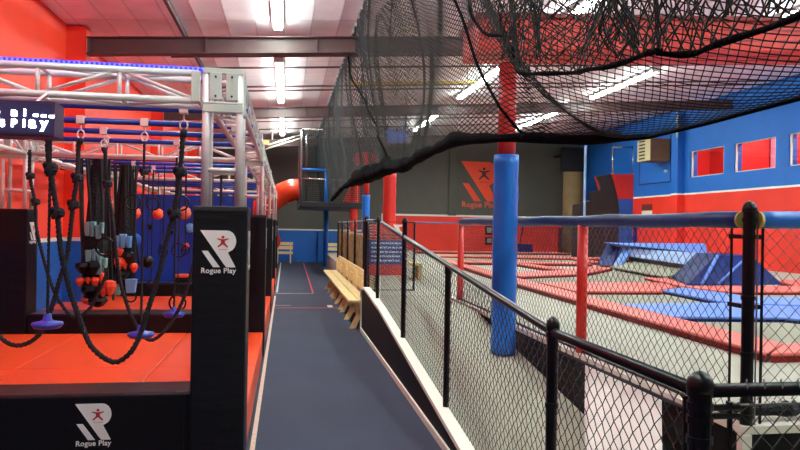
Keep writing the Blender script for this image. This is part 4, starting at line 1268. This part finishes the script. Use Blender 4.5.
for i, (xa, xb, y0, y1) in enumerate([(563, 573, 228, 251), (574, 598, 228, 252)]):
    p, q_ = px_at(xa, y0, 28.7 - i * .8), px_at(xb, y1, 28.7 - i * .8)
    tag(obj('dark_opening' if i == 0 else 'brown_base', MB().box(p[0], min(q_[0], XR - .06), p[1], p[1] + .5, DZ, p[2]), MATS['near_black'] if i == 0 else mat('brown_base_board', '#5a4634', .7)), ['narrow black panel between the red wall and the brown base', 'brown base board under the stepped climbing wall'][i], 'panel')  # first box is a black fill standing for a dark opening
# line pipe along the far end of the red wall on the right
tag(obj('wall_pipe', MB().tube([(XR - .15, 21.4, 5.55), (XR - .15, 21.4, 4.9)], .05, 8).tube([(XR - .3, 21.15, 5.55), (XR - .3, 21.15, 4.7)], .04, 8), M_galv), 'bare grey pipes dropping beside the blue wall column', 'pipe')

# ---------------------------------------------------------------- benches
def bench(label, y0, y1, group):
    t = thing('long_bench', label, 'bench', (1.15, (y0 + y1) / 2, 0), group)
    for k in range(2):
        obj('seat_plank', MB().box(.96 + k * .165, 1.115 + k * .165, y0, y1, .415, .455), M_bench, t, bevel=.004)
    for k in range(2):
        z = .50 + k * .165
        obj('back_plank', MB().hexa([(1.30 + .02 * k, y0, z), (1.33 + .02 * k, y0, z), (1.33 + .02 * k, y1, z), (1.30 + .02 * k, y1, z), (1.32 + .02 * k, y0, z + .155), (1.35 + .02 * k, y0, z + .155), (1.35 + .02 * k, y1, z + .155), (1.32 + .02 * k, y1, z + .155)]), M_bench, t, bevel=.004)
    n = 3
    for k in range(n):
        y = y0 + .15 + k * (y1 - y0 - .40) / (n - 1)
        lg = MB()
        lg.hexa([(1.0, y, 0), (1.09, y, 0), (1.09, y + .06, 0), (1.0, y + .06, 0), (1.19, y, .415), (1.28, y, .415), (1.28, y + .06, .415), (1.19, y + .06, .415)])
        lg.hexa([(1.24, y, 0), (1.33, y, 0), (1.33, y + .06, 0), (1.24, y + .06, 0), (1.04, y, .415), (1.13, y, .415), (1.13, y + .06, .415), (1.04, y + .06, .415)])
        lg.box(1.27, 1.31, y, y + .06, .40, .78)
        obj('leg', lg, M_bench, t, bevel=.004)
    return t
lbl = ['pale pine bench with slatted back along the fence, nearest of the row', 'pale pine bench with slatted back along the fence, middle of the row', 'pale pine bench with slatted back along the fence, farthest of the row']
for i, (a, b) in enumerate([(10.5, 12.9), (12.91, 15.2), (15.21, 17.6)]):
    bench(lbl[i], a, b, 'pine benches along the fence')
def cross_bench(label, x0, x1, y, z=0):
    t = thing('short_bench', label, 'bench', ((x0 + x1) / 2, y, z), 'pine benches against the blue wall')
    obj('seat_plank', MB().box(x0, x1, y, y + .3, z + .38, z + .47), M_bench, t, bevel=.004)
    for k in range(2):
        obj('back_plank', MB().box(x0, x1, y + .3, y + .34, z + .56 + k * .17, z + .69 + k * .17), M_bench, t, bevel=.004)
    for x in (x0 + .08, x1 - .12):
        obj('leg', MB().box(x, x + .05, y + .02, y + .07, z, z + .42).box(x, x + .05, y + .25, y + .3, z, z + .85), M_bench, t)
cross_bench('pale pine bench against the blue far wall, left one beside the slide exit', -.42, .30, 28.4)
cross_bench('pale pine bench against the blue far wall, right one behind the blue pole', 1.52, 2.5, 27.6)
# small wooden stool box on the landing seen through the mesh
SX = px_at(412, 262, 13.2)[0]
t = thing('wooden_steps', 'small pale wooden step unit behind the ramp gate on the court edge', 'steps', (SX, 13.6, DZ))
obj('step_board', MB().box(SX - .2, SX + .2, 13.2, 13.9, DZ + .28, DZ + .33), M_bench, t); obj('leg', MB().box(SX - .2, SX - .13, 13.2, 13.9, DZ, DZ + .28).box(SX + .13, SX + .2, 13.2, 13.9, DZ, DZ + .28), M_bench, t)

# brown mottled panels behind the bench fence
for i, (a, b) in enumerate([(13.9, 15.4), (15.8, 17.6), (18.0, 19.8), (20.3, 21.2)]):
    tag(obj('mottled_panel', MB().box(1.6, 1.78, a, b, DZ, 1.40 + .015 * i), M_mottle, bevel=.02), 'mottled brown upright panel behind the bench fence, %s' % ['nearest', 'second nearest', 'third nearest', 'farthest'][i], 'panel', 'mottled brown panels')

# ---------------------------------------------------------------- play tower and slide at the far end
pt = thing('play_tower', 'raised play platform with dark mesh cage and pipe frame above the corridor end', 'play structure', (1.3, 24, 2.15))
x0, x1, y0, y1, zb, ztp = .42, 2.6, 22.0, 26.6, 2.13, 4.62
obj('platform', MB().box(x0, x1, y0, y1, zb, 2.33), mat('platform_padding', '#17171b', .5), pt, bevel=.04)
pf = MB()
for (x, y) in ((x0 + .03, y0 + .03), (x0 + .22, y0 + 1.2), (x0 + .03, y1), ):
    pf.tube([(x, y, 2.3), (x, y, ztp - .05), (x + .05, y, ztp)], .035, 8)
pf.tube([(x0 + .03, y0 + .03, 3.05), (x1, y0 + .03, 3.0)], .03, 8).tube([(x0 + .03, y0 + .03, 2.98), (x0 + .03, y1, 2.98)], .03, 8)
pf.tube([(x0 + .03, y0 + .03, ztp), (x1, y0 + .03, ztp)], .03, 8)
obj('frame', pf, M_chrome, pt, smooth=True)
obj('blue_rail', MB().tube([(x0 + .05, y0, 3.33), (1.32, y0, 3.33)], .045, 8).tube([(1.25, y0 + .05, 3.36), (1.25, y0 + .05, 2.3)], .06, 10), M_blue, pt, smooth=True)
gr = []
for k in range(32):
    x = x0 + .05 + k * (x1 - x0 - .1) / 31; gr.append([(x, y0 + .02, 2.33), (x, y0 + .02, ztp)])
for k in range(34):
    z = 2.35 + k * (ztp - 2.35) / 33; gr.append([(x0 + .05, y0 + .02, z), (x1, y0 + .02, z)])
for k in range(60):
    y = y0 + k * (y1 - y0) / 59; gr.append([(x0 + .03, y, 2.33), (x0 + .03, y, ztp)])
for k in range(34):
    z = 2.35 + k * (ztp - 2.35) / 33; gr.append([(x0 + .03, y0, z), (x0 + .03, y1, z)])
V, Fc = strands(gr, .008, 3); raw('cage_mesh', V, Fc, M_netd, pt)
obj('support_pole', MB().cyl((1.50, 26.3, 0), (1.50, 26.3, 2.13), .09, 14), M_blue, pt, smooth=True)
rd = MB().hexa([(x0 + 1.5, 24, 2.33), (x0 + 2.1, 24, 2.33), (x0 + 2.1, 24.3, 2.33), (x0 + 1.5, 24.3, 2.33), (x0 + 1.9, 24, 3.2), (x0 + 2.1, 24, 3.2), (x0 + 2.1, 24.3, 3.2), (x0 + 1.9, 24.3, 3.2)])
obj('inner_slide', rd, M_reds, pt)
sl = thing('tube_slide', 'glossy orange tube slide curling down behind the truss frame', 'slide', (-.6, 24, .6))
path = [(.40, 23.0, 2.74), (.1, 23.0, 2.70), (-.25, 23.05, 2.52), (-.65, 23.1, 2.2), (-1.05, 23.4, 1.9), (-1.35, 24.0, 1.65), (-1.35, 24.9, 1.4), (-1.1, 25.5, 1.2), (-.75, 25.3, 1.06), (-.52, 24.6, 1.0)]
sp = MB()
res = []
P = [Vector(p) for p in path]
for i in range(len(P) - 1):
    a, b, c, d = P[max(i - 1, 0)], P[i], P[i + 1], P[min(i + 2, len(P) - 1)]
    for k in range(5):
        s = k / 5
        res.append(.5 * ((2 * b) + (c - a) * s + (2 * a - 5 * b + 4 * c - d) * s * s + (3 * b - a - 3 * c + d) * s ** 3))
res.append(P[-1])
obj('tube', sp.tube(res, .36, 22, cap=True), M_tube, sl, smooth=True)
for k in (3, 8, 16, 24, 32, 43):
    d = (res[k + 1] - res[k]).normalized()
    obj('joint_ring', MB().tube([res[k] - d * .02, res[k] + d * .02], .37, 22), mat('slide_ring', '#c5331a', .35), sl)
lgm = MB()
for k in (14, 30):
    lgm.cyl((res[k].x, res[k].y, 0), (res[k].x, res[k].y, res[k].z - .33), .04, 8)
obj('stand', lgm, M_galv, sl)
tw_ = thing('brace_pipes', 'pair of white pipes rising rightward across the top of the charcoal wall', 'pipe', (0, 25.2, 4.5))
for dz in (0, -.12):
    a, b = px_at(262, 147, 25.2), px_at(303, 134, 25.2)
    obj('pipe', MB().tube([(a[0], a[1], a[2] + dz), (b[0], b[1], b[2] + dz)], .03, 8), M_wht, tw_, smooth=True)
a = px_at(265, 142, 25.1)
obj('bracket', MB().box(a[0] - .12, a[0] + .14, 25.0, 25.2, a[2] - .1, a[2] + .06), mat('tan_bracket', '#b39a6a', .6), tw_)
obj('hanger', MB().cyl((a[0] - .1, 25.1, a[2]), (a[0] - .1, 25.1, ceil_z(a[0]) - .05), .015, 6).cyl((a[0] + .25, 25.1, a[2] + .1), (a[0] + .25, 25.1, ceil_z(a[0]) - .05), .015, 6), M_wht, tw_)

# ---------------------------------------------------------------- big netting hung from the ceiling
NX = 1.10
kn_y = np.array([.8, 1.5, 2.2, 2.9, 3.5, 4.0, 4.6, 5.3, 6.5, 7.9, 9.0, 10.5, 13, 16, 20, 28])
kn_x = np.array([1.75, 1.80, 1.88, 1.92, 1.92, 1.80, 1.45, 1.32, 1.30, 1.32, 1.34, 1.36, 1.34, 1.3, 1.3, 1.3])
kn_z = np.array([2.1, 2.1, 2.1, 2.1, 2.1, 2.12, 2.20, 2.27, 2.27, 2.25, 2.34, 2.36, 2.42, 2.45, 2.3, 2.2])
def smooth(a, b, t):
    t = np.clip((t - a) / (b - a), 0, 1); return t * t * (3 - 2 * t)
def netA(u, v):
    """u metres along the hall, v 0 top .. 1 hem"""
    xh = np.interp(u, kn_y, kn_x); zh = np.interp(u, kn_y, kn_z)
    zt = ceil_z(NX) - .03
    prof = np.where(v < .8, v / .8 * .93, .93 + (v - .8) / .2 * .07)
    sag = smooth(.62, 1.0, v)
    near = 1 - smooth(3.6, 4.8, u)
    # near part bellies out flat at the bottom, far part hangs straight
    zz = zt + (zh - zt) * (near * (1 - (1 - v) ** 2.0) + (1 - near) * v)
    xx = NX + (xh - NX) * (near * smooth(.45, 1.0, v) + (1 - near) * smooth(.2, 1.0, v))
    fold = .03 * np.sin(2.3 * u + 3 * v) + .012 * np.sin(5.1 * u - 2 * v + 1) + .006 * np.sin(9 * u + 5 * v)
    xx = xx + fold * np.sin(PI * np.clip(v, 0, 1)) * (1 + .8 * (1 - near))
    # swag between two gathered ropes
    sw = .28 * np.exp(-((u - 7.3) / 1.6) ** 2) * np.abs(np.sin(PI * v)) ** 1.2
    xx = xx + sw
    yy = u + .10 * np.sin(4 * v + u * 1.7) * v + .012 * np.sin(11 * u + 6 * v)
    return np.stack([xx, yy, zz], -1)
def diag_net(fn, u0, u1, drop, pitch, step, k=1.0):
    """both families of diagonal cords over u0..u1, v 0..1 (drop metres)"""
    polys = []
    for sgn in (1, -1):
        c = u0 - drop * k if sgn > 0 else u0
        c1 = u1 if sgn > 0 else u1 + drop * k
        while c < c1:
            s = np.arange(0, drop + step * .5, step)
            u = c + sgn * s * k
            ok = (u >= u0) & (u <= u1)
            if ok.sum() > 1:
                polys.append(fn(u[ok], np.clip(s[ok] / drop, 0, 1)))
            c += pitch
    return polys
nA = thing('ceiling_net', 'huge black cord net hung from the ceiling along the ramp with its hem tied up', 'net', (NX, 10, 2.1))
polys = diag_net(netA, -2.5, 4.4, 2.9, .068, .05, 1.3)
V, Fc = strands(polys, .0027, 3); raw('near_mesh', V, Fc, M_net, nA)
polys = diag_net(netA, 4.25, 9.9, 2.9, .092, .04, 2.3)
V, Fc = strands(polys, .0042, 3); raw('middle_mesh', V, Fc, M_net, nA)
polys = diag_net(netA, 9.8, 27.5, 2.6, .20, .07, 2.3)
V, Fc = strands(polys, .0085, 3); raw('far_mesh', V, Fc, M_netd, nA)
# second layer folded back from the near end up to the ceiling (x offset)
def netA2(u, v):
    P = netA(u, v)
    lift = smooth(4.2, 5.2, u)
    P[..., 0] += .10 + .22 * (1 - v) + .05 * np.sin(3.7 * u + 2 + 4 * v)
    P[..., 1] += .06 * np.sin(2.9 * v * 3 + u * 2.3)
    return P
polys = diag_net(netA2, 8.3, 13, 2.9, .16, .05, 2.0)
V, Fc = strands(polys, .0045, 3); raw('back_mesh', V, Fc, M_net, nA)
# gathered hem
hem = []; rs = []
for k in range(158):
    u = 3.5 + k * .105
    p = netA(np.array([u]), np.array([1.0]))[0]
    rr = .052 + .009 * math.sin(u * 5) + .006 * math.sin(u * 13.3)
    rr *= .35 + .65 * max(0, min(1, (u - 3.5) / 1.9)) + .9 * math.exp(-((u - 9.3) / 1.6) ** 2) + 1.6 * math.exp(-((u - 12.3) / 1.8) ** 2)
    hem.append((p[0], p[1], p[2] + rr * .5)); rs.append(rr)
obj('gathered_hem', MB().tube(hem, rs, 9), M_netb, nA, smooth=True, label='bundled black hem')
for o_ in (0.0, .012):
    pass
hem = [tuple(netA(np.array([u]), np.array([1.0]))[0]) for u in np.arange(-2.5, 4.4, .1)]
obj('hem_rope', MB().tube(hem, .009, 6), M_netb, nA, smooth=True)
# boundary ropes that divide the swag
def rope_on(ul, name='seam_rope', r=.012):
    obj(name, MB().tube([tuple(netA(np.array([u]), np.array([v]))[0] + np.array([-.01, 0, 0])) for u, v in ul], r, 6), M_netb, nA, smooth=True)
rope_on([(12.9 - 4.1 * (k / 24) ** 1.3, k / 24) for k in range(25)], r=.016)
rope_on([(6.35 - 1.95 * (k / 24) ** 1.5, k / 24) for k in range(25)], r=.012)
# head cable and clips
obj('head_cable', MB().tube([(NX, -2.5, ceil_z(NX) - .03), (NX, 27.5, ceil_z(NX) - .03)], .014, 6), M_galv, nA)
for k in range(45):
    y = 6 + k * .45
    obj('head_clip', MB().box(NX - .025, NX + .005, y, y + .05, ceil_z(NX) - .10, ceil_z(NX) - .02), mat('silver_tape', '#b5b2ac', .5), nA)
# layer B: nearer second net, pulled up higher, irregular
by = np.array([.7, 1.35, 1.59, 1.92, 2.32, 2.86, 3.22, 3.74, 3.96, 4.4, 5.0])
bz = np.array([2.07, 2.07, 2.09, 2.12, 2.16, 2.30, 2.42, 2.67, 2.95, 3.5, 4.6])
def netB(u, v):
    zt = ceil_z(1.0) - .03
    zh = np.interp(u, by, bz)
    zz = zt + (zh - zt) * v
    w = .06 * np.sin(6.3 * u + 5 * v) + .05 * np.sin(13 * u - 9 * v + 2) * v + .03 * np.sin(21 * u + 17 * v)
    xx = 1.02 + .06 * v + w * np.sin(PI * np.clip(v * .9, 0, 1))
    yy = u + .05 * np.sin(9 * v + 4 * u) + .03 * np.sin(23 * v - 9 * u) + .10 * v * np.sin(5 * u)
    return np.stack([xx, yy, zz], -1)
nB = thing('tied_up_net', 'nearer tangled black cord net tied up high at the top right', 'net', (1.05, 2.7, 2.1))
polys = diag_net(netB, -2.5, 4.9, 2.4, .062, .05)
V, Fc = strands(polys, .0032, 3); raw('cord_mesh', V, Fc, M_net, nB)
def netB2(u, v):
    P = netB(u, v * .97)
    P[..., 0] += .12 + .05 * np.sin(4 * u + 7 * v)
    P[..., 1] += .12 * np.sin(3 * v + 1.3 * u)
    return P
polys = diag_net(netB2, -2.5, 4.7, 2.0, .08, .05)
V, Fc = strands(polys, .0032, 3); raw('folded_mesh', V, Fc, M_net, nB)
def netB3(u, v):
    P = netB(u, .25 + v * .74)
    P[..., 0] += -.05 + .07 * np.sin(5 * u + 9 * v) + .04 * np.sin(17 * u - 6 * v)
    P[..., 1] += .16 * np.sin(5 * v + 2.1 * u) + .07 * np.sin(13 * v)
    return P
polys = diag_net(netB3, -2.5, 3.3, 1.7, .085, .05)
V, Fc = strands(polys, .0030, 3); raw('tangled_mesh', V, Fc, M_net, nB)
hem = []; rs = []
for k in range(162):
    u = -2.5 + k * .046
    p = netB(np.array([u]), np.array([1.0]))[0]
    hem.append(tuple(p)); rs.append(.0095 + .002 * math.sin(u * 31))
obj('hem_rope', MB().tube(hem, rs, 7), M_netb, nB, smooth=True)
# yellow gas pipe and blue panel seen through the net
t = thing('yellow_pipe', 'thin yellow pipe near the ceiling seen through the net', 'pipe', (2.7, 15.2, 4.8))
obj('pipe', MB().tube([(1.3, 15.2, ceil_z(1.3) - .3), (4.2, 15.2, ceil_z(4.2) - .3)], .035, 8), mat('yellow_paint', '#c9b04a', .5), t, smooth=True)
for x in (1.5, 4.0):
    obj('hanger', MB().cyl((x, 15.2, ceil_z(x) - .3), (x, 15.2, ceil_z(x)), .01, 6), M_purlin, t)
p, q_ = px_at(385, 130, 24), px_at(407, 143, 24)
t = thing('hanging_sign', 'plain violet blue board hanging high beyond the net', 'sign', (p[0], 24, q_[2]))
obj('board', MB().box(p[0], q_[0], 24, 24.1, q_[2], p[2]), mat('violet_blue_panel', '#3a4f9c', .5), t)
for x in (p[0] + .1, q_[0] - .1):
    obj('hanger', MB().cyl((x, 24.05, p[2]), (x, 24.05, ceil_z(x)), .012, 6), M_purlin, t)
